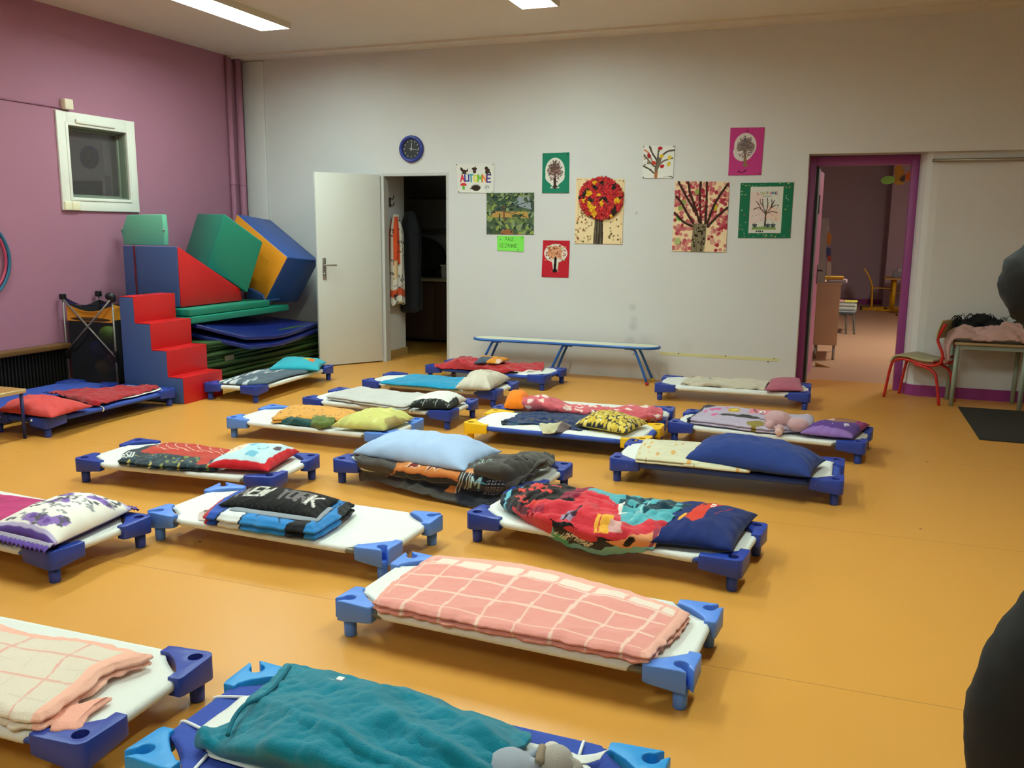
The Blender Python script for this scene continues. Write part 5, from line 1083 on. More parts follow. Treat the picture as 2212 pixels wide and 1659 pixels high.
# big pink leaf tree
cv = Canvas(170, 215, '#e6cda6', .78); rs = np.random.RandomState(21)
for k in range(330):
    u, v = rs.rand(), .30+.7*rs.rand() if k < 250 else .02+rs.rand()*.36
    if .36 < u < .64 and v < .42: continue
    if v < .38 and .64 <= u and rs.rand() < .3: continue
    cv.ell(u, v, .028+.014*rs.rand(), .020+.010*rs.rand(), ['#b5525c', '#a03a48', '#c87a74', '#9c2c3c', '#d09a8a', '#b96668', '#c58c7c'][rs.randint(7)], rs.rand()*3)
for q in ((.42, .85), (.18, .7), (.12, .62)): cv.ell(*q, .05, .035, '#8fa054', 1)
cv.ell(.1, .47, .05, .03, '#5fae3c', -.6); cv.ell(.76, .64, .045, .05, '#b5a82c'); cv.ell(.1, .15, .06, .05, '#a9b476')
for P_ in ([(.40, .38), (.25, .55), (.13, .70), (.03, .78)], [(.38, .36), (.2, .42), (.02, .55)], [(.50, .40), (.38, .66), (.28, .85), (.24, 1)], [(.42, .55), (.16, .86), (.06, .99)], [(.52, .40), (.48, .7), (.47, 1)], [(.60, .40), (.6, .7), (.59, 1)], [(.62, .38), (.76, .7), (.97, .97)], [(.64, .36), (.8, .5), (.99, .64)]): cv.curve(P_, .017, '#3a241c')
for k in range(30): cv.ell(.42+.2*rs.rand(), .42+.5*rs.rand(), .02, .016, '#8c2030')
cv.poly([(.355, 0), (.60, 0), (.63, .40), (.38, .41)], '#7b6e54')
for k in range(16): cv.line(.36+k*.017, 0, .38+k*.016, .4, .003, ['#5c5240', '#95896c'][k % 2])
for k in range(26): cv.ell(.38+.21*rs.rand(), .02+.36*rs.rand(), .018, .014, '#2c2018')
poster('leaf_tree_poster', 'large cream sheet with a tree of dark branches and pink printed leaves', [(1459, 391), (1576, 393), (1568, 545), (1451, 543)], cv, 150, 195, pins=((.96, .9), (.02, .03), (.97, .03)))
# magenta card
cv = Canvas(110, 150, '#b93a80', .72); cv.ell(.47, .62, .33, .27, '#cfc8c4'); cv.ell(.42, .50, .30, .20, '#cfc8c4'); grape_tree(cv, .48, .6, .27, .24, ['#7d6c66', '#8a7a80', '#8f6a60', '#5c5a6a'], '#6d605a', 110, 8, .026, .22); cv.line(.5, .2, .5, .36, .028, '#8a6a48'); cv.poly([(.42, .19), (.6, .19), (.51, .28)], '#8a6a48'); cv.curve([(.28, .06), (.34, .09), (.4, .06), (.5, .09), (.54, .12)], .01, '#5c1c44')
poster('tree_card', 'magenta card with a pale oval tree drawing, the highest of all', [(1578, 276), (1652, 275), (1644, 378), (1573, 379)], cv, 110, 150, pins=((.5, .93), (.5, .1), (.95, .03)))
# green framed L'AUTOMNE
cv = Canvas(170, 180, '#1d6b4c', .96); rs = np.random.RandomState(31)
for k in range(46):
    side = k % 4; t_ = rs.rand(); u, v = ((.02+.12*rs.rand(), t_), (.86+.12*rs.rand(), t_), (t_, .02+.07*rs.rand()), (t_, .92+.06*rs.rand()))[side]; cv.ell(u, v, .013, .008, ['#8fae9a', '#c9b46a', '#b9603c', '#7fa08a', '#c7cf8c'][k % 5], rs.rand()*3)
cv.rect(.20, .09, .82, .93, '#cfcfc8'); cv.poly([(.2, .25), (.5, .3), (.45, .8), (.2, .85)], '#d6c4c0'); cv.poly([(.5, .35), (.78, .3), (.78, .5), (.55, .6)], '#dcc3b6')
cv.text("L'AUTOMNE", .33, .79, .38, .045, .0055, ['#b84a5a', '#4a8a6a', '#8aae5a', '#c0b04a', '#4a6a9a', '#c8884a', '#6a5a9a', '#3a8a8a', '#8a4a6a']); cv.line(.44, .755, .6, .755, .004, '#7a8a7a')
for P_ in ([(.50, .22), (.51, .4), (.5, .5)], [(.50, .44), (.42, .52), (.36, .55), (.28, .52)], [(.5, .46), (.45, .58), (.44, .7)], [(.51, .46), (.54, .6), (.52, .72)], [(.51, .45), (.6, .54), (.66, .68)], [(.52, .44), (.62, .48), (.72, .46)], [(.42, .52), (.36, .62), (.32, .66)], [(.57, .5), (.62, .62), (.6, .7)], [(.46, .58), (.4, .64), (.39, .7)], [(.62, .55), (.70, .6), (.74, .58)]): cv.curve(P_, .008, '#4c3830')
cv.line(.505, .22, .51, .42, .015, '#4c3830')
for k in range(60): u, v = .26+.48*rs.rand(), .26+.34*rs.rand(); cv.line(u, v, u, v+.012, .004, ['#b8604c', '#c98a5c', '#7a8a4c', '#a04a5c'][k % 4])
cv.poly([(.25, .15), (.72, .15), (.7, .22), (.27, .2)], '#7a9a54')
for x in (.31, .56, .66): cv.rect(x-.035, .19, x+.035, .235, '#6c6a72'); cv.ell(x, .24, .05, .02, '#4a5a5c'); cv.rect(x-.012, .19, x+.012, .22, '#2c2c34')
cv.text('NIKOLA', .34, .11, .14, .025, .005, '#3a3a3a')
poster('framed_drawing', "white sheet titled L'AUTOMNE mounted on a green leaf dotted card", [(1600, 395), (1715, 394), (1707, 514), (1594, 514)], cv, 165, 175, pins=((.03, .95), (.97, .96)))
# clock
c0 = onY(890, 322, WY); t = thing('wall_clock', 'round blue rimmed wall clock with a black face above the closet door', 'clock', (c0.x, WY, c0.z), absolute=True)
b = NB(); R_ = .137
prof = [(0, .012), (R_-.035, .012), (R_-.03, .034), (R_-.012, .042), (R_, .03), (R_+.002, .001), (0, .001)]
def lathe(b, c, prof, n=48, mi=0):
    rings = []
    for r, d in prof:
        rings.append([b.verts.new((c.x+r*math.cos(2*PI*k/n), c.y-d, c.z+r*math.sin(2*PI*k/n))) for k in range(n)] if r > 0 else [b.verts.new((c.x, c.y-d, c.z))])
    for A, B in zip(rings[:-1], rings[1:]):
        for k in range(n):
            q = ([A[k], A[(k+1) % n]] if len(A) > 1 else [A[0]])+([B[(k+1) % n], B[k]] if len(B) > 1 else [B[0]])
            b.faces.new(q)
cw_ = Vector((c0.x, WY-.001, c0.z))
lathe(b, cw_, prof[1:-1]+[(0, .001)]); obj('rim', b, mat('clock_blue', '#26348c', .35), t, True)
b = NB(); lathe(b, cw_, [(R_-.03, .008), (R_-.03, .014), (0, .014)]); obj('face', b, mat('clock_black', '#1c1e22', .4), t)
mw = mat('clock_white', '#c9cac8', .5)
def hand(a, L_, w_, nm, back=.02):
    d = Vector((math.sin(a), 0, math.cos(a))); n_ = Vector((math.cos(a), 0, -math.sin(a))); p = cw_+Vector((0, -.017, 0))
    prism_b = NB(); prism(prism_b, [p-d*back-n_*w_, p-d*back+n_*w_, p+d*L_+n_*w_*.6, p+d*L_-n_*w_*.6], (0, -.002, 0)); obj(nm, prism_b, mw, t)
hand(.12, .062, .004, 'hour_hand'); hand(1.75, .085, .003, 'minute_hand')
b = NB()
for k in range(12):
    a = k*PI/6; d = Vector((math.sin(a), 0, math.cos(a))); q = cw_+d*.083+Vector((0, -.0145, 0)); box(b, q.x-.004, q.y-.001, q.z-.006, q.x+.004, q.y, q.z+.006)
obj('hour_marks', b, mw, t)
# ================================================================== FOAM STAIRS, MATS, BALL CAGE
MV = lambda n, c, r=.42: mat(n, c, r, bump=.12, bscale=60)
VB = MV('vinyl_blue_grey', '#3f598e'); VR = MV('vinyl_red', '#c41a1e', .35); VG = MV('vinyl_green', '#14806a'); VLG = MV('vinyl_light_green', '#66b498'); VN = MV('vinyl_navy', '#18246c', .3); VD = MV('vinyl_moss', '#2e4c1e', .6); VO = MV('vinyl_orange', '#d98a20'); VBL = MV('vinyl_blue', '#1c4792'); VDB = MV('vinyl_dark_blue', '#2c4a80')
t = thing('foam_stairs', 'red and blue foam block staircase with four steps beside the mauve wall', 'foam stairs', (-5.4, 6.03, 0), absolute=True)
xs = [-5.06, -5.215, -5.37, -5.53, -5.69]; zs = [.222, .442, .662, .88]; y0, y1 = 5.785, 6.285
prof = [(-5.69, 0), (-5.06, 0)]
for k in range(4): prof += [(xs[k], zs[k]), (xs[k+1], zs[k])]
b = NB(); prism(b, [(x, y0+.004, z) for x, z in [(-5.686, .002), (-5.064, .002)]+[(x-.004 if i % 2 == 0 else x+(-.004), z-.004) for i, (x, z) in enumerate(prof[2:-1])]+[(-5.686, .876)]], (0, .492, 0))
bevel(obj('foam_core', b, VB, t), .006)
for k in range(4):
    b = NB(); zl = zs[k-1] if k else 0
    # riser and tread shells
    prism(b, [(xs[k], y0+.003, zl), (xs[k]+.002, y0+.003, zs[k]+.002), (xs[k+1]-.0, y0+.003, zs[k]+.002), (xs[k+1], y0+.003, zs[k]-.004), (xs[k]-.004, y0+.003, zs[k]-.004), (xs[k]-.004, y0+.003, zl)], (0, .494, 0))
    bevel(obj('step', b, VR, t), .004, 3)
# green mats stack
for k in range(13):
    z = .004+k*.034; dx = .03*math.sin(k*2.3); dy = .025*math.cos(k*1.7); bm = NB(); n = 30
    x0, x1, ya, yb = -6.40, -5.30+dx+.002*k, 6.34+dy, 8.30; V = {}
    for s in (0, 1):
        for j in range(n+1):
            for i in range(9):
                u = i/8; v = j/n; zz = z+s*.032+.007*math.sin(v*7+k*1.3)*(u**2)*(.3+k/16)
                V[s, i, j] = bm.verts.new((x0+(x1-x0)*u, ya+(yb-ya)*v, zz))
    for j in range(n):
        for i in range(8):
            bm.faces.new((V[1, i, j], V[1, i+1, j], V[1, i+1, j+1], V[1, i, j+1])); bm.faces.new((V[0, i, j], V[0, i, j+1], V[0, i+1, j+1], V[0, i+1, j]))
        bm.faces.new((V[0, 8, j], V[0, 8, j+1], V[1, 8, j+1], V[1, 8, j])); bm.faces.new((V[0, 0, j], V[1, 0, j], V[1, 0, j+1], V[0, 0, j+1]))
    for i in range(8):
        bm.faces.new((V[0, i, 0], V[0, i+1, 0], V[1, i+1, 0], V[1, i, 0])); bm.faces.new((V[0, i, n], V[1, i, n], V[1, i+1, n], V[0, i+1, n]))
    o = obj('gym_mat', bm, VD); bevel(o, .011, 3); tag(o, 'thin moss green gym mat in the low stack behind the foam stairs', 'gym mat', 'moss green gym mats in the stack')
q = onX(485, 780, -5.285); o = obj('price_tag', box(NB(), -5.284, q.y-.0, q.z-.03, -5.276, q.y+.13, q.z+.045), mat('brown_tag', '#7a6a50', .6)); tag(o, 'small brown and red tag stuck on the edge of the moss green mats', 'tag')
# navy floppy mats
def mat_slab(label, c, L_, W_, a, z, th, m, droop, name='gym_mat', seed=1, group=None):
    bm = NB(); n = 24; V = {}
    for s in (0, 1):
        for j in range(n+1):
            for i in range(n+1):
                u = 2*i/n-1; v = 2*j/n-1; x = u*L_/2; y = v*W_/2; X = c[0]+x*math.cos(a)-y*math.sin(a); Y = c[1]+x*math.sin(a)+y*math.cos(a)
                V[s, i, j] = bm.verts.new((X, Y, z+s*th+droop(u, v)))
    for j in range(n):
        for i in range(n):
            bm.faces.new((V[1, i, j], V[1, i+1, j], V[1, i+1, j+1], V[1, i, j+1])); bm.faces.new((V[0, i, j], V[0, i, j+1], V[0, i+1, j+1], V[0, i+1, j]))
        bm.faces.new((V[0, n, j], V[0, n, j+1], V[1, n, j+1], V[1, n, j])); bm.faces.new((V[0, 0, j], V[1, 0, j], V[1, 0, j+1], V[0, 0, j+1])); bm.faces.new((V[0, j, 0], V[0, j+1, 0], V[1, j+1, 0], V[1, j, 0])); bm.faces.new((V[0, j, n], V[1, j, n], V[1, j+1, n], V[0, j+1, n]))
    o = obj(name, bm, m); bevel(o, .008, 2, .9); return tag(o, label, 'gym mat', group)
def netmat(label, rows, th, m):
    R = [[Vector(p) for p in r] for r in rows]; bm = NB(); n = 30
    def ev(P, t):
        k = t*(len(P)-1); i = min(int(k), len(P)-2); f = k-i; p0, p1, p2, p3 = P[max(i-1, 0)], P[i], P[i+1], P[min(i+2, len(P)-1)]
        return .5*((2*p1)+(p2-p0)*f+(2*p0-5*p1+4*p2-p3)*f*f+(3*p1-p0-3*p2+p3)*f**3)
    V = {}
    for i in range(n+1):
        col = [ev(r, i/n) for r in R]
        for j in range(n+1):
            p = ev(col, j/n)
            for s in (0, 1): V[s, i, j] = bm.verts.new(p+Vector((0, 0, -th*(1-s))))
    for j in range(n):
        for i in range(n):
            bm.faces.new((V[1, i, j], V[1, i+1, j], V[1, i+1, j+1], V[1, i, j+1])); bm.faces.new((V[0, i, j], V[0, i, j+1], V[0, i+1, j+1], V[0, i+1, j]))
        bm.faces.new((V[0, n, j], V[0, n, j+1], V[1, n, j+1], V[1, n, j])); bm.faces.new((V[0, 0, j], V[1, 0, j], V[1, 0, j+1], V[0, 0, j+1])); bm.faces.new((V[0, j, 0], V[0, j+1, 0], V[1, j+1, 0], V[1, j, 0])); bm.faces.new((V[0, j, n], V[1, j, n], V[1, j+1, n], V[0, j+1, n]))
    o = obj('gym_mat', bm, m); bevel(o, .008, 2, .9); return tag(o, label, 'gym mat')
# corners by sight lines at x = -5.3 .. -5.15, stack underneath tops at .45
def X3(px, py, X): p = onX(px, py, X); return (p.x, p.y, p.z)
netmat('upper navy blue folding mat sagging over the moss green stack', [[X3(424, 700, -5.42), X3(470, 712, -5.28), X3(531, 727, -5.12)], [(-5.95, 6.55, .60), (-5.8, 7.0, .60), X3(610, 722, -5.15)], [(-6.35, 6.7, .60), (-6.2, 7.5, .60), X3(688, 697, -5.26)]], .035, VN)
netmat('lower navy blue folding mat, its corner sticking out below the upper one', [[X3(430, 724, -5.44), X3(475, 733, -5.27), X3(537, 747, -5.09)], [(-5.95, 6.55, .555), (-5.8, 7.0, .555), X3(612, 738, -5.13)], [(-6.35, 6.7, .55), (-6.2, 7.5, .55), X3(690, 709, -5.25)]], .035, VN)
# two teal mats
def block(label, pts, vec, mats, side, name='foam_block', bv=.012, cat='foam block'):
    o = obj(name, prism(NB(), pts, vec, 0, side), mats); bevel(o, bv, 3); return tag(o, label, cat)
for (pl, pr, zl, lab, dz) in (((437, 683), (602, 664), 0, 'lower one of two teal foam slabs under the red wedge', 0), ((437, 666), (575, 652), 1, 'upper one of two teal foam slabs under the red wedge', 1)):
    A = Vector((-5.40, 6.36, .602+dz*.068)); Bq = Vector((-5.40-.02*dz, 7.85-.3*dz, .602+dz*.068))
    o = obj('foam_slab', box(NB(), -6.38, 6.36, A.z, -5.42-.02*dz, Bq.y, A.z+.064), VG); bevel(o, .01, 3); tag(o, lab, 'foam slab')
# wedge
b = NB(); zt, zb_ = 1.29, .742
t = thing('foam_wedge', 'foam ramp wedge, blue square end and red triangular side, above the stairs', 'foam wedge', (-5.9, 6.8, .74), absolute=True)
prof = [(6.42, zb_), (6.42, zt), (7.28, .86), (7.30, zb_)]
b = NB(); prism(b, [(-5.60, y, z) for y, z in prof], (-.62, 0, 0), 0, [0, 0, 0, 0]); bevel(obj('body', b, VB, t), .01, 3)
b = NB(); prism(b, [(-5.60, y+(.004 if i < 2 else -.004), z) for i, (y, z) in enumerate(prof)], (.012, 0, 0)); bevel(obj('red_side', b, VR, t), .005, 2)
b = NB(); p = onY(290, 540, 6.415); box(b, p.x-.006, 6.408, zb_, p.x+.006, 6.42, zt); obj('red_piping', b, mat('dark_red_piping', '#6a1c24', .5), t)
# light green standing mat
t = thing('gym_board', 'pale green chamfered panel standing behind the blue end of the foam wedge', 'gym board', (-6.15, 6.6, 1.29), absolute=True)
P_ = [onY(a, c, 6.56) for a, c in ((268, 535), (262, 500), (274, 464), (350, 463), (354, 500), (355, 535))]
for p in P_: p.z = max(p.z, 1.293); p.x = max(p.x, -6.40)
bevel(obj('panel', prism(NB(), P_, (0, .06, 0)), VLG, t), .006)
for a, c in ((262, 497), (354, 497)):
    p = onY(a, c, 6.555); p.x = max(p.x, -6.405); obj('snap_hook', ball(NB(), p, .012, 10), MS, t, True)
# green cube, leaning
def poly3(label, faces_px, Y0, back, mats, side, name='foam_block'):
    pts = [onY(a, c, Y0) for a, c in faces_px]; return block(label, pts, back, mats, side, name)
A0 = onY(485, 462, 7.05); B0 = onY(568, 523, 7.35); C0 = onY(535, 632, 7.30); D0 = onY(448, 577, 7.0); A1 = onY(396, 461, 7.45)
v = A1-A0; v.x = max(v.x, -6.40-min(A0.x, D0.x))
bm = NB(); prism(bm, [A0, B0, C0, D0], v); o = obj('foam_block', bm, VG); bevel(o, .012, 3); tag(o, 'big dark green foam cube leaning tilted above the red wedge', 'foam block')
# orange and blue block
t = thing('foam_prism', 'large tilted foam block with orange end and blue sides, in the corner', 'foam block', (-5.6, 8, .7), absolute=True)
A0 = onY(512, 462, 7.75); B0 = onY(622, 556, 7.60); C0 = onY(573, 652, 7.60); D0 = onY(478, 590, 7.75); A1 = onY(590, 475, 8.42)
v = (A1-A0); B1 = onY(684, 563, 8.2)
v = (B1-B0)*.5+(A1-A0)*.5; v.y = min(v.y, 8.53-max(A0.y, B0.y))
b = NB(); prism(b, [A0, B0, C0, D0], v); bevel(obj('body', b, VBL, t), .012, 3)
n_ = (B0-A0).cross(D0-A0).normalized()
if n_.y > 0: n_ = -n_
cc = (A0+B0+C0+D0)/4
b = NB(); prism(b, [cc+(q-cc)*.985+n_*.001 for q in (A0, B0, C0, D0)], n_*.006); bevel(obj('orange_end', b, VO, t), .003)
o = obj('foam_block', prism(NB(), [onY(a, c, 7.58) for a, c in ((535, 622), (566, 636), (575, 652), (532, 652))], (0, .25, 0)), VDB); bevel(o, .01, 3); tag(o, 'small dark blue foam piece wedged between the green cube and orange block', 'foam block')
# ball cage
t = thing('ball_cage', 'folding net bag on a crossed tube frame holding toy balls beside the foam stairs', 'ball bag', (-6.1, 6.1, 0), absolute=True)
MT = mat('grey_pole', '#8e8a84', .35, .5); MBK = mat('black_plastic', '#121212', .45)
YF_ = 5.86; YB = 6.26; XL, XR = -6.385, -5.83; ZT = .86
for x in (XL, XR):
    for y in (YF_, YB):
        b = NB(); cyl(b, (x, y, .02), .008, ZT-.04, 10); obj('post', b, MT, t, True)
        
        for nm_, h_, za, zb2 in (('foot', .018, 0, .02), ('joint', .016, .30, .40), ('top_cap', .022, ZT-.035, ZT+.015)): bevel(obj(nm_, box(NB(), x-h_, y-h_, za, x+h_, y+h_, zb2), MBK, t), .005)
for y in (YF_-.01,): 
    for (a, c) in (((XL, y, ZT-.02), (XR, y, .35)), ((XR, y-.012, ZT-.02), (XL, y-.012, .35))): obj('cross_bar', tube(NB(), [a, c], .008, 10), MT, t, True)
obj('joint_ball', ball(NB(), (XR-.02, YF_+.0, ZT+.01), .045, 16, (1, .8, .8)), MBK, t, True)
def bagface(P00, P10, sag, name, m, z0, z1, topsag=.08):
    bm = NB(); n = 24; V = {}
    for j in range(n+1):
        for i in range(n+1):
            u, v = i/n, j/n; p = Vector(P00).lerp(Vector(P10), u); zt_ = z1-topsag*math.sin(PI*u); p.z = z0+(zt_-z0)*v
            d = Vector((P10[1]-P00[1], P00[0]-P10[0], 0)).normalized(); p += d*sag*math.sin(PI*u)*math.sin(PI*min(1, v*1.1))
            V[i, j] = bm.verts.new(p)
    for j in range(n):
        for i in range(n): bm.faces.new((V[i, j], V[i+1, j], V[i+1, j+1], V[i, j+1]))
    return obj(name, bm, m, t, True)
MN = mat('black_net', '#15131c', .8, alpha=.8); MNB = mat('net_inside_shade', '#110f16', .9); MNO = mat('orange_band', '#dd9220', .6); MNP = mat('purple_band', '#34265c', .7)  # opaque black back and sides: the bag's dark inside put into colour
bagface((XL+.02, YF_+.02, 0), (XR-.02, YF_+.02, 0), -.02, 'net', MN, .10, .66, -.02)
bagface((XL+.015, YF_+.018, 0), (XR-.015, YF_+.018, 0), -.02, 'orange_band', MNO, .64, .79, .06)
bagface((XL+.01, YF_+.016, 0), (XR-.01, YF_+.016, 0), -.01, 'purple_band', MNP, .785, .845, .07)
bagface((XR-.02, YF_+.03, 0), (XR-.02, YB-.02, 0), -.01, 'net', MNB, .12, .66, 0); bagface((XR-.02, YF_+.03, 0), (XR-.02, YB-.02, 0), -.01, 'orange_band', MNO, .66, .80, .04)
bagface((XL+.02, YB-.02, 0), (XR-.02, YB-.02, 0), .0, 'net', MNB, .10, .80, .04); bagface((XL+.02, YF_+.03, 0), (XL+.02, YB-.02, 0), .01, 'net', MNB, .10, .80, .04)
obj('bag_floor', box(NB(), XL+.03, YF_+.03, .115, XR-.03, YB-.03, .125), MBK, t)
for k, (x, z, c, nm) in enumerate(((-6.10, .50, '#9ac83c', 'lime'), (-5.93, .60, '#b83a54', 'rose'), (-5.86, .70, '#6a8a2c', 'olive'), (-5.95, .40, '#a02c50', 'crimson'), (-6.22, .36, '#283a8c', 'navy'), (-6.08, .28, '#9c2c3c', 'red'), (-5.88, .27, '#2c6a8c', 'blue'), (-6.22, .20, '#b88a2c', 'ochre'))):
    o = obj('toy_ball', ball(NB(), (x, 6.06+.05*(k % 2), z), .085, 24), mat('ball_'+nm, c, .5), None, True); tag(o, nm+' toy ball behind the black net of the folding ball bag', 'ball', 'toy balls in the net bag')
# hoop on the wall
t0 = onX(0, 560, LX+.03); p1_ = onX(21, 560, LX+.03); top = onX(0, 497, LX+.03); bot = onX(0, 620, LX+.03)
hz = (top.z+bot.z)/2; ch = (top.z-bot.z)/2; s_ = p1_.y-t0.y; Rr = (ch*ch+s_*s_)/(2*s_); hy_ = p1_.y-Rr
P_ = [(LX+.025, hy_+Rr*math.cos(2*PI*k/64), hz+Rr*math.sin(2*PI*k/64)) for k in range(64)]
o = obj('gym_hoop', tube(NB(), P_, .014, 12, closed=True), mat('hoop_teal', '#1f5f80', .4), None, True); tag(o, 'teal blue hoop hanging on the mauve wall at the left edge', 'hoop')
P_ = [(LX+.025, hy_+(Rr-.032)*math.cos(2*PI*k/64), hz+(Rr-.032)*math.sin(2*PI*k/64)) for k in range(64)]
o = obj('gym_hoop', tube(NB(), P_, .012, 12, closed=True), mat('hoop_pink', '#a83a5c', .4), None, True); tag(o, 'pink hoop nested inside the teal hoop at the left edge', 'hoop')
b = NB(); box(b, LX+.001, hy_-.02, hz+Rr-.06, LX+.045, hy_+.02, hz+Rr-.044); o = obj('wall_hook', b, MBK); tag(o, 'dark wall hook carrying the two hoops at the left edge', 'hook')
# low wooden bench at left edge
t = thing('low_bench', 'low bench with tan wooden top and navy leg at the left edge', 'bench', (-5.6, 4.25, 0), absolute=True)
bevel(obj('seat', box(NB(), -6.2, 4.11, .325, -5.225, 4.43, .352), mat('tan_wood', '#a5783c', .35, var=.15, vscale=9), t), .012, 3)
b = NB(); box(b, -6.2, 4.424, .324, -5.23, 4.432, .35); box(b, -5.229, 4.12, .324, -5.218, 4.42, .35); box(b, -6.2, 4.105, .324, -5.23, 4.112, .35); bevel(obj('metal_edge', b, mat('pale_edge', '#c9b585', .3, .3), t), .003)
for x in (-5.25, -6.15):
    for y in (4.135, 4.405): obj('leg', tube(NB(), [(x, y, 0), (x, y, .325)], .012, 12), mat('navy_steel', '#1c2a6a', .4), t, True)
# ================================================================== BENCH, CHAIR, TABLE, CLASSROOM
t = thing('school_bench', 'long low bench with cream top and blue tubular frame against the white wall', 'bench', (-2.5, 8.33, 0), absolute=True)
x0, x1, ya, yb, z = -3.49, -1.575, 8.205, 8.455, .365; r = (yb-ya)/2; out = []
for k in range(13): a = -PI/2+PI*k/12; out.append((x1-r+r*math.cos(a), (ya+yb)/2+r*math.sin(a)))
for k in range(13): a = PI/2+PI*k/12; out.append((x0+r+r*math.cos(a), (ya+yb)/2+r*math.sin(a)))
MB_ = mat('blue_steel', '#2560b0', .3, .1)
obj('seat', prism(NB(), [(x*1.0, y, z-.012) for x, y in out], (0, 0, .016)), mat('cream_laminate', '#dedfc4', .35), t)
obj('rim_tube', tube(NB(), [(x, y, z-.008) for x, y in out], .014, 12, closed=True), MB_, t, True)
for k, (xt, xf) in enumerate(((-3.27, -3.42), (-2.52, -2.66), (-1.79, -1.66))):
    for y, yf, c, nm in ((ya+.03, ya+.01, '#b0202c', 'red'), (yb-.03, yb+.02, '#d8b030', 'yellow')):
        s_ = 1 if xf > xt else -1
        lg = obj('leg', tube(NB(), [(xt-s_*.10, y, z-.022), (xt-s_*.03, y, z-.024), (xt+s_*.01, y, z-.06), (xf, yf, .02)], .0125, 12, 5), MB_, t, True)
        obj('foot_ball', ball(NB(), (xf, yf, .0185), .0185, 14), mat('foot_'+nm, c, .4), lg, True)
# red chair ------------------------------------------------------
F1 = onZ(1909, 857); F2 = onZ(2028, 876); ax = (F2-F1).normalized(); n3 = Vector((ax.y, -ax.x, 0))
if n3.y > 0: n3 = -n3
back = -n3         # away from camera
def CP(px, py, off=0): return onP(px, py, F1+back*off, n3)
t = thing('school_chair', 'small red tubular chair with pale wooden seat facing left beside the purple doorway', 'chair', (F1+F2)/2, absolute=True)
MRD = mat('red_steel', '#b8241e', .35, .1); MWD = mat('pale_plywood', '#a8a07c', .5, var=.1, vscale=10); Wd = .27
for off in (0, Wd):
    P_ = [CP(1909, 857), CP(1924, 792), CP(1934, 778), CP(1955, 776), CP(1990, 786), CP(2015, 790), CP(2032, 783), CP(2036, 766), CP(2030, 748), CP(2026, 733), CP(2034, 715), CP(2044, 700)]
    obj('side_frame', tube(NB(), [p+back*off for p in P_], .0125, 12, 5), MRD, t, True)
    P_ = [CP(1975, 786), CP(2005, 796), CP(2018, 806), CP(2023, 822), CP(2028, 876)]
    obj('leg', tube(NB(), [p+back*off for p in P_], .0125, 12, 5), MRD, t, True)
a_ = CP(2032, 775); obj('cross_tube', tube(NB(), [a_, a_+back*Wd], .011, 10), MRD, t, True)
def strip(P_, w0, w1, th, up):
    P_ = catmull(P_, 6); b = NB(); rows = []
    for i, p in enumerate(P_):
        tt = (P_[min(i+1, len(P_)-1)]-P_[max(i-1, 0)]).normalized(); nn_ = back.cross(tt).normalized()
        if nn_.dot(up) < 0: nn_ = -nn_
        rows.append([b.verts.new(p+back*w0), b.verts.new(p+back*w1), b.verts.new(p+back*w1+nn_*th), b.verts.new(p+back*w0+nn_*th)])
    for A, B in zip(rows[:-1], rows[1:]):
        for k in range(4): b.faces.new((A[k], A[(k+1) % 4], B[(k+1) % 4], B[k]))
    b.faces.new(rows[0]); b.faces.new(rows[-1][::-1]); return b
bevel(obj('seat', strip([CP(1926, 783), CP(1936, 770), CP(1955, 770), CP(1990, 779), CP(2018, 782)], -.02, Wd+.02, .016, Vector((0, 0, 1))), MWD, t), .004)
bevel(obj('backrest', strip([CP(2026, 732), CP(2030, 715), CP(2040, 693)], -.02, Wd+.02, .016, -ax), MWD, t), .004)
# table -----------------------------------------------------------
tx0, tx1, ty0, ty1, tz = .955, 1.56, 8.22, 8.63, .555
t = thing('small_table', 'small table with wooden top and pale green grey legs under the pink coat', 'table', (1.25, 8.4, 0), absolute=True)
bevel(obj('tabletop', box(NB(), tx0, ty0, tz-.022, tx1+.4, ty1, tz), mat('table_wood', '#a58a60', .45, var=.15, vscale=8), t), .004)
for x in (tx0+.03, tx1-.06, tx1+.36):
    for y in (ty0+.03, ty1-.05): obj('leg', tube(NB(), [(x-.01, y, 0), (x, y, tz-.022)], .019, 14), mat('grey_green_steel', '#8c9788', .4), t, True)
b = NB(); box(b, tx0+.04, ty0+.02, tz-.06, tx1+.36, ty0+.035, tz-.022); obj('apron', b, _mats['grey_green_steel'], t)
cv = Canvas(4, 4, '#c09a94')
net('coat', 'pale pink coat laid in folds on the small table, one end hanging down', [
 [('w', .935, 8.235, .40), ('w', .93, 8.22, .52), ('w', .98, 8.215, .575), ('w', 1.12, 8.205, .57), ('w', 1.3, 8.205, .58), ('w', 1.5, 8.205, .575), ('w', 1.75, 8.21, .575)],
 [('w', .915, 8.30, .36), ('w', .915, 8.30, .54), ('w', 1.0, 8.28, .63), ('w', 1.13, 8.27, .615), ('w', 1.3, 8.26, .66), ('w', 1.5, 8.26, .65), ('w', 1.75, 8.27, .62)],
 [('w', .915, 8.38, .38), ('w', .91, 8.38, .56), ('w', 1.0, 8.37, .66), ('w', 1.14, 8.36, .655), ('w', 1.3, 8.36, .70), ('w', 1.5, 8.36, .69), ('w', 1.75, 8.36, .66)],
 [('w', .92, 8.45, .42), ('w', .92, 8.46, .55), ('w', 1.02, 8.46, .60), ('w', 1.15, 8.46, .60), ('w', 1.3, 8.46, .62), ('w', 1.5, 8.46, .62), ('w', 1.75, 8.46, .6)]], cv, nu=110, nv=60, th=.018, wr=.012, seed=6, cat='coat', zmin=None)
bm = NB(); rs = np.random.RandomState(3)
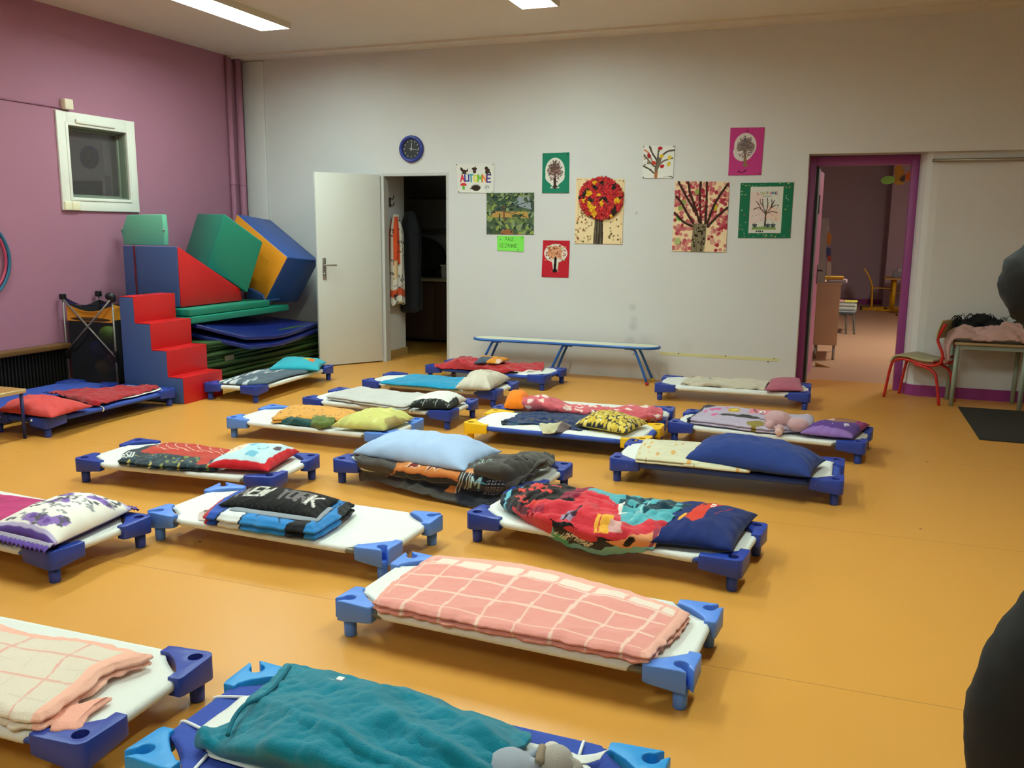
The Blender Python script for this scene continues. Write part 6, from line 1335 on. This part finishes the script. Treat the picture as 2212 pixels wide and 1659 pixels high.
for k in range(6): ball(bm, (1.06+k*.11, 8.42+.03*math.sin(k*2), .70+.035*math.sin(k*1.4+.6)-(.04 if k in (0,) else 0)), .085, 20, (1.1, 1.0, .62))
o = obj('scarf_core', bm, mat('black_wool', '#131416', .98, bump=1.0, bscale=90), None, True); o.name = 'black_scarf'
r_ = o.modifiers.new('join', 'REMESH'); r_.mode = 'VOXEL'; r_.voxel_size = .008; r_.use_smooth_shade = True
dt = bpy.data.textures.new('wool', 'CLOUDS'); dt.noise_scale = .02; dm = o.modifiers.new('knit', 'DISPLACE'); dm.texture = dt; dm.strength = .03
tag(o, 'fluffy black knitted scarf bundled on top of the pink coat', 'scarf')
bm = NB()
for k in range(90):
    x = 1.0+rs.rand()*.35; y = 8.36+rs.rand()*.12; z_ = .70+.05*rs.rand(); a = rs.rand()*2*PI
    if k < 30: x = .985+rs.rand()*.04; z_ = .66+.08*rs.rand(); a = PI+rs.randn()*.5
    tube(bm, [(x, y, z_), (x+.03*math.cos(a), y-.01, z_+.03+.02*rs.rand()), (x+.06*math.cos(a), y-.02, z_+.02*rs.rand())], .0022, 5, 3)
obj('fringe', bm, _mats['black_wool'], o, True)['kind'] = 'stuff'
# floor mat
o = obj('door_mat', box(NB(), 1.025, 6.93, .0005, 2.1, 8.20, .009), mat('charcoal_mat', '#2c2b24', .95, bump=1, bscale=200)); bevel(o, .003); tag(o, 'rectangular black floor mat in front of the small table', 'floor mat')
# rail on wall
t = thing('wall_rail', 'long narrow metal rail on the wall right of the purple doorway', 'rail', (1.5, 8.66, 2.09), absolute=True)
obj('rail', tube(NB(), [(.69, 8.625, 2.085), (2.9, 8.625, 2.085)], .014, 12), mat('dull_steel', '#8f8474', .35, .7), t, True)
for x in (.72, 1.5, 2.3, 2.88): obj('bracket', box(NB(), x-.01, 8.62, 2.075, x+.01, 8.66, 2.095), _mats['dull_steel'], t)
# paper hangings in the doorway
YH = 9.45
def px_poly(P, Y): return [onY(a, c, Y) for a, c in P]
def ellpx(cx, cy, rx, ry, n=20, rot=0): return [(cx+rx*math.cos(2*PI*k/n)*math.cos(rot)-ry*math.sin(2*PI*k/n)*math.sin(rot), cy+rx*math.cos(2*PI*k/n)*math.sin(rot)+ry*math.sin(2*PI*k/n)*math.cos(rot)) for k in range(n)]
t = thing('paper_hanging', 'ochre pear shaped and orange paper cut outs hanging at the top of the doorway', 'paper decoration', (.5, YH, 2.0), absolute=True)
P_ = [(1943, 352), (1950, 360), (1954, 372), (1949, 384), (1957, 392), (1948, 399), (1936, 399), (1928, 392), (1933, 380), (1932, 366), (1936, 358)]
obj('pear', prism(NB(), px_poly(P_, YH), (0, .004, 0)), mat('ochre_paper', '#b58a34', .8), t)
obj('orange_leaf', prism(NB(), px_poly([(1955, 376), (1967, 369), (1966, 388), (1957, 393)], YH+.02), (0, .003, 0)), mat('orange_paper', '#c96a24', .8), t)
obj('dark_leaf', prism(NB(), px_poly([(1943, 388), (1950, 379), (1956, 378), (1955, 390), (1948, 393)], YH-.006), (0, .003, 0)), mat('dark_paper', '#4c4a3e', .8), t)
lo = obj('green_tag', prism(NB(), px_poly(ellpx(1918, 389, 15.5, 9, rot=-.15), YH-.008), (0, .003, 0)), mat('green_paper', '#8ccc5c', .8), t)
b = NB(); box(b, .40, YH-.0, 2.16, .404, YH+.003, 3.0)
obj('thread', tube(NB(), [onY(1943, 352, YH), onY(1943, 352, YH)+Vector((0, 0, .9))], .0012, 5), mat('thread', '#c8c0b0', .8), t)
b.free()
# ---- classroom contents
t = thing('side_cabinet', 'beech side cabinet on metal legs just beyond the pink door', 'cabinet', (-.1, 10.8, 0), absolute=True)
cz = .885; MBE = mat('beech', '#c8a685', .5, var=.06, vscale=6)
xl, xr = -.24, .025
bevel(obj('body', box(NB(), xl, 10.75, .17, xr, 11.55, cz-.02), MBE, t), .004); bevel(obj('worktop', box(NB(), xl-.01, 10.74, cz-.02, xr+.01, 11.56, cz), MBE, t), .004)
for y in (10.79, 11.5):
    for x in (xl+.03, xr-.03): obj('leg', tube(NB(), [(x, y, 0), (x, y, .17)], .016, 12), MS, t, True)
def stack(px0, px1, py, Y, n, cols, lab, name='paper_stack', th=.008, cat='papers', dep=.3):
    a = onY(px0, py, Y); c = onY(px1, py, Y); t_ = thing(name, lab, cat, (a.x, Y, a.z), absolute=True)
    for k in range(n):
        dx = .012*math.sin(k*2.1+px0); obj('sheet', box(NB(), a.x+dx, Y+.01*math.sin(k), a.z+k*th, c.x+dx, Y+dep, a.z+(k+1)*th-.002), mat('sheet_'+cols[k % len(cols)], cols[k % len(cols)], .7), t_)
    return t_
pz = onY(1790, 612, 10.85)
stack(1782, 1828, 0, 10.86, 0, ['#ffffff'], 'x') if 0 else None
def stk(name, lab, x0, x1, y0_, y1_, z0, n, th, cols, cat='papers'):
    t_ = thing(name, lab, cat, ((x0+x1)/2, y0_, z0), absolute=True)
    for k in range(n):
        dx = .014*math.sin(k*2.1+x0*9); obj('sheet', box(NB(), x0+dx, y0_+.01*math.sin(k*1.3), z0+k*th, x1+dx, y1_, z0+(k+1)*th-.001), mat('sheet_'+cols[k % len(cols)], cols[k % len(cols)], .7), t_)
stk('paper_stack', 'pile of pink and white papers on the beech side cabinet', -.12, .08, 10.78, 11.05, cz+.001, 6, .007, ['#d8d4d0', '#c9a8b8', '#e0dcd8', '#a8a0b0'])
o = obj('yellow_folder', box(NB(), -.16, 10.8, cz+.044, .05, 11.05, cz+.072), mat('yellow_card', '#dca818', .6)); bevel(o, .004); tag(o, 'bright yellow folder lying on the papers of the beech cabinet', 'folder')
o = obj('upright_card', prism(NB(), [(-.24, 10.8, cz), (-.17, 10.8, cz), (-.235, 10.8, cz+.13)], (0, .02, 0)), mat('white_card', '#d8d4cc', .7)); tag(o, 'small white card propped at the left of the beech cabinet', 'card')
# narrow board with papers rising from the cabinet
pb = onY(1790, 500, 10.76); t = thing('pin_board', 'narrow upright board with coloured papers above the beech cabinet, behind the pink door', 'board', (-.2, 10.76, cz), absolute=True)
obj('board', box(NB(), -.24, 10.76, cz, pb.x-.005, 10.775, 1.62), mat('board_grey', '#a8a8a4', .7), t)
for k, (px, py, w_, h_, c) in enumerate(((1788, 500, 8, 30, '#b9b4b8'), (1791, 515, 10, 26, '#c98a3c'), (1790, 545, 10, 22, '#4a5a8a'), (1791, 580, 10, 34, '#c0bcb0'), (1792, 558, 7, 14, '#b8503c'))):
    P_ = px_poly([(px-w_/2, py-h_/2), (px+w_/2, py-h_/2+3), (px+w_/2-1, py+h_/2), (px-w_/2, py+h_/2)], 10.757-.003*k)
    obj('paper', prism(NB(), P_, (0, -.002, 0)), mat('paper_'+c, c, .8), t)
# low table with paper piles
YT = 13.6; a = onY(1815, 674, YT); c = onY(1848, 674, YT)
t = thing('low_table', 'low dark table with grey bent legs carrying paper piles in the classroom', 'table', (a.x, YT, 0), absolute=True)
bevel(obj('tabletop', box(NB(), a.x-.25, YT, a.z-.03, c.x, YT+.6, a.z), mat('dark_top', '#3c4448', .5), t), .005)
for x in (c.x-.03, c.x-.14):
    for y in (YT+.04, YT+.54): obj('leg', tube(NB(), [(x-.06, y, a.z-.04), (x-.01, y, a.z-.05), (x+.02, y, a.z-.12), (x+.035, y, 0)], .014, 10, 4), mat('bent_steel', '#7c8078', .4, .5), t, True)
for x in (a.x-.2,): 
    for y in (YT+.04, YT+.54): obj('leg', tube(NB(), [(x, y, 0), (x, y, a.z-.03)], .014, 10), _mats['bent_steel'], t, True)
stk('paper_stack', 'tall pile of white and blue papers with a yellow sheet on the low classroom table', a.x-.05, c.x+.0, YT+.05, YT+.35, a.z+.001, 12, .012, ['#c9d2d2', '#a9b8bc', '#d6d8cc', '#9cc0c8', '#d0d4b8', '#b9c4c0', '#c7cfd0'])
zt2 = a.z+.001+12*.012
o = obj('yellow_sheet', box(NB(), a.x+.05, YT+.04, zt2, c.x+.02, YT+.34, zt2+.01), mat('lemon_paper', '#d8d85c', .7)); tag(o, 'yellow sheet on the right of the topmost papers on the low table', 'paper')
o = obj('pink_sheet', box(NB(), a.x-.1, YT+.04, zt2, a.x+.04, YT+.34, zt2+.012), mat('rose_paper', '#d8a0a0', .7)); tag(o, 'pink sheet on the left of the topmost papers on the low table', 'paper')
# yellow chairs and table
def ychair(lab, x, y, face, s=1.0):
    t_ = thing('yellow_chair', lab, 'chair', (x, y, 0), 0, 'yellow classroom chairs'); t_.rotation_euler.z = face; t_.scale = (s, s, s)
    MY = mat('yellow_steel', '#e0ac14', .4)
    for yy in (-.17, .17):
        obj('frame', tube(NB(), [(.20, yy, .012), (-.02, yy, .012), (-.24, yy, .012)], .016, 10), MY, t_, True)
        obj('post', tube(NB(), [(-.05, yy, .012), (-.07, yy, .42), (-.10, yy, .55), (-.17, yy, .70), (-.24, yy, .79)], .015, 10, 4), MY, t_, True)
        for xx in (-.24, .20): obj('foot_cap', ball(NB(), (xx, yy, .018), .022, 10), MBK, t_, True)
    bevel(obj('seat', box(NB(), -.06, -.18, .42, .32, .18, .44), mat('yellow_wood', '#d8a850', .5), t_), .01)
    obj('backrest', prism(NB(), [(-.12, -.19, .58), (-.11, -.19, .58), (-.24, -.19, .80), (-.255, -.19, .80)], (0, .38, 0)), _mats['yellow_wood'], t_)
    return t_
p = onZ(1885, 666); ychair('yellow tubular chair in profile in the far classroom, left of the yellow table', p.x+.02, 18.3, 0, .98)
t = thing('yellow_table', 'yellow legged table at the far end of the classroom', 'table', (1.1, 18.2, 0), absolute=True)
bevel(obj('tabletop', box(NB(), .80, 17.8, .60, 1.8, 18.7, .625), mat('honey_top', '#c99a50', .45), t), .005)
MY = mat('yellow_steel', '#e0ac14', .4)
for y in (17.95, 18.55):
    for x in (.98, 1.7):
        obj('leg', tube(NB(), [(x, y, .02), (x, y, .60)], .035, 12), MY, t, True); obj('foot_bar', tube(NB(), [(x-.3, y, .02), (x+.22, y, .02)], .02, 10), MY, t, True)
ychair('second yellow chair, mostly hidden behind the right edge of the doorway', 1.22, 16.9, PI/2+.3, .95)
b = NB()
t = thing('tissue_box', 'small grey and white box on the far classroom table', 'box', (1.15, 18.2, .63), absolute=True); bevel(obj('body', box(NB(), .95, 18.05, .626, 1.25, 18.25, .74), mat('grey_box', '#8c8a92', .6), t), .005); bevel(obj('lid', box(NB(), 1.02, 18.08, .74, 1.25, 18.24, .80), mat('white_box', '#b0aeb0', .6), t), .005)
# ================================================================== PERSON (mostly beyond the right edge of the photo)
def skin(name, chains, m, parent=None, sub=2):
    """chains: list of [(x,y,z,r), ...]; chains joining an existing point reuse it"""
    V = []; R = []; Ed = []; idx = {}
    def vid(p):
        k = (round(p[0], 4), round(p[1], 4), round(p[2], 4))
        if k not in idx: idx[k] = len(V); V.append(k); R.append(p[3])
        return idx[k]
    for ch in chains:
        ids = [vid(p) for p in ch]
        for a, c in zip(ids[:-1], ids[1:]): Ed.append((a, c))
    me = bpy.data.meshes.new(name); me.from_pydata(V, Ed, []); me.update()
    o = bpy.data.objects.new(name, me); C.objects.link(o); me.materials.append(m)
    sk = o.modifiers.new('skin', 'SKIN'); sk.use_smooth_shade = True; sk.branch_smoothing = .6
    lay = me.skin_vertices[0].data
    for i, r in enumerate(R): lay[i].radius = r if isinstance(r, tuple) else (r, r); lay[i].use_root = (i == 0)
    s = o.modifiers.new('sub', 'SUBSURF'); s.levels = sub; s.render_levels = sub
    if parent: o.parent = parent
    return o
X_, Y_ = .76, 2.13
pel = (X_, Y_, .95, .12); waist = (X_, Y_, 1.10, .115); chest = (X_+.01, Y_, 1.32, .135); up = (X_+.02, Y_, 1.46, .11); nk = (X_+.01, Y_, 1.53, .055)
hd1 = (X_-.02, Y_, 1.62, .075); hd2 = (X_-.02, Y_, 1.70, .10); hd3 = (X_-.015, Y_, 1.77, .075)
def arm(s):
    # folded arms: s=-1 near the camera
    sh = (X_+.01, Y_+s*.17, 1.46, .065); el = (.338+(.07 if s > 0 else 0), Y_+s*.10, 1.36-(.05 if s > 0 else 0), .045); wr = (.60, Y_-s*.08, 1.27-(.05 if s > 0 else 0), .03); pm = (.655, Y_-s*.13, 1.285-(.05 if s > 0 else 0), .033)
    return sh, ((sh[0]+el[0])/2, (sh[1]+el[1])/2, (sh[2]+el[2])/2, .052), el, ((el[0]+wr[0])/2, (el[1]+wr[1])/2, (el[2]+wr[2])/2, .042), wr, pm
def leg(s):
    if s < 0: return (X_, Y_-.09, .90, .095), (.555, Y_-.09, .72, .085), (.425, Y_-.09, .46, .062), (.44, Y_-.09, .28, .055), (.46, Y_-.09, .10, .038), (.46, Y_-.09, .05, .038), (.36, Y_-.09, .04, .035)
    return (X_+.02, Y_+.09, .90, .095), (X_+.07, Y_+.09, .70, .085), (X_+.10, Y_+.09, .48, .062), (X_+.16, Y_+.09, .30, .055), (X_+.22, Y_+.09, .10, .038), (X_+.22, Y_+.09, .05, .038), (X_+.12, Y_+.09, .04, .035)
MSK = mat('skin_tone', '#c99a80', .55); MJ = mat('black_jacket_fleece', '#17191d', .9, bump=.2, bscale=300); MTR = mat('black_trousers', '#121417', .85, bump=.12, bscale=300)
ch = [[pel, waist, chest, up, nk, hd1, hd2, hd3], [hd2, (X_-.115, Y_, 1.665, .018)]]
for s in (-1, 1):
    a = arm(s); ch.append([up]+list(a)); pm = a[-1]
    for k in range(4):
        d = (k-1.5)*.019; L_ = (.030, .036, .034, .026)[k]
        ch.append([pm, (pm[0]+.045, pm[1]-s*.01, pm[2]+d, .0095), (pm[0]+.045+L_, pm[1]-s*.005, pm[2]+d*1.1, .0085), (pm[0]+.045+L_*1.8, pm[1]+s*.012, pm[2]+d*1.1, .0075)])
    ch.append([a[-2], (pm[0]-.02, pm[1]-s*.03, pm[2]+.035, .011), (pm[0]+.012, pm[1]-s*.035, pm[2]+.055, .0095)])
    l_ = leg(s); ch.append([pel]+list(l_))
t = skin('person', ch, MSK); tag(t, 'person in black jacket and trousers standing at the right edge with arms folded', 'person')
ch = [[(X_, Y_, .86, .145), (X_, Y_, .95, .15), (X_, Y_, 1.10, .145), (X_+.01, Y_, 1.32, .165), (X_+.02, Y_, 1.45, .135), (X_+.01, Y_, 1.525, .075)]]
for s in (-1, 1):
    a = arm(s); g = [(p[0], p[1], p[2], r) for p, r in zip(a[:5], (.11, .10, .090, .08, .05))]; ch.append([(X_+.02, Y_, 1.45, .135)]+g)
j = skin('jacket', ch, MJ, t, 3)
tx = bpy.data.textures.new('folds', 'CLOUDS'); tx.noise_scale = .055; d = j.modifiers.new('folds', 'DISPLACE'); d.texture = tx; d.strength = .045; d.mid_level = .5
ch = [[(X_, Y_, 1.0, .135), (X_, Y_, .93, .14)]]
for s in (-1, 1):
    g = [(p[0], p[1], p[2], r) for p, r in zip(leg(s)[:5], (.125, .128, .116, .11, .09))]; ch.append([(X_, Y_, .93, .14)]+g)
tr = skin('trousers', ch, MTR, t, 3); d = tr.modifiers.new('folds', 'DISPLACE'); d.texture = tx; d.strength = .02; d.mid_level = .5
for s in (-1, 1):
    l_ = leg(s)[5]; bm = NB(); ball(bm, (l_[0]-.045, l_[1], .05), .05, 18, (2.7, 1, .85)); 
    for v in bm.verts: v.co.z = max(v.co.z, .003)
    obj('shoe', bm, mat('black_shoe', '#1a1614', .5), t, True)
bm = NB(); ball(bm, (X_-.005, Y_, 1.735), .115, 20, (1.05, .92, 1.02)); ball(bm, (X_+.06, Y_, 1.66), .08, 16, (.8, 1, 1.2)); 
o = obj('hair', bm, mat('dark_hair', '#2a1c14', .7, bump=.8, bscale=90), t, True); r_ = o.modifiers.new('join', 'REMESH'); r_.mode = 'VOXEL'; r_.voxel_size = .01; r_.use_smooth_shade = True
for s in (-1, 1):
    obj('eye', ball(NB(), (X_-.108, Y_+s*.033, 1.69), .011, 10), mat('eye_white', '#e8e4e0', .3), t, True); obj('ear', ball(NB(), (X_, Y_+s*.10, 1.68), .028, 12, (.7, .35, 1.1)), MSK, t, True)
obj('mouth', ball(NB(), (X_-.095, Y_, 1.62), .018, 12, (.5, 1.3, .35)), mat('lip', '#a85a54', .5), t, True)
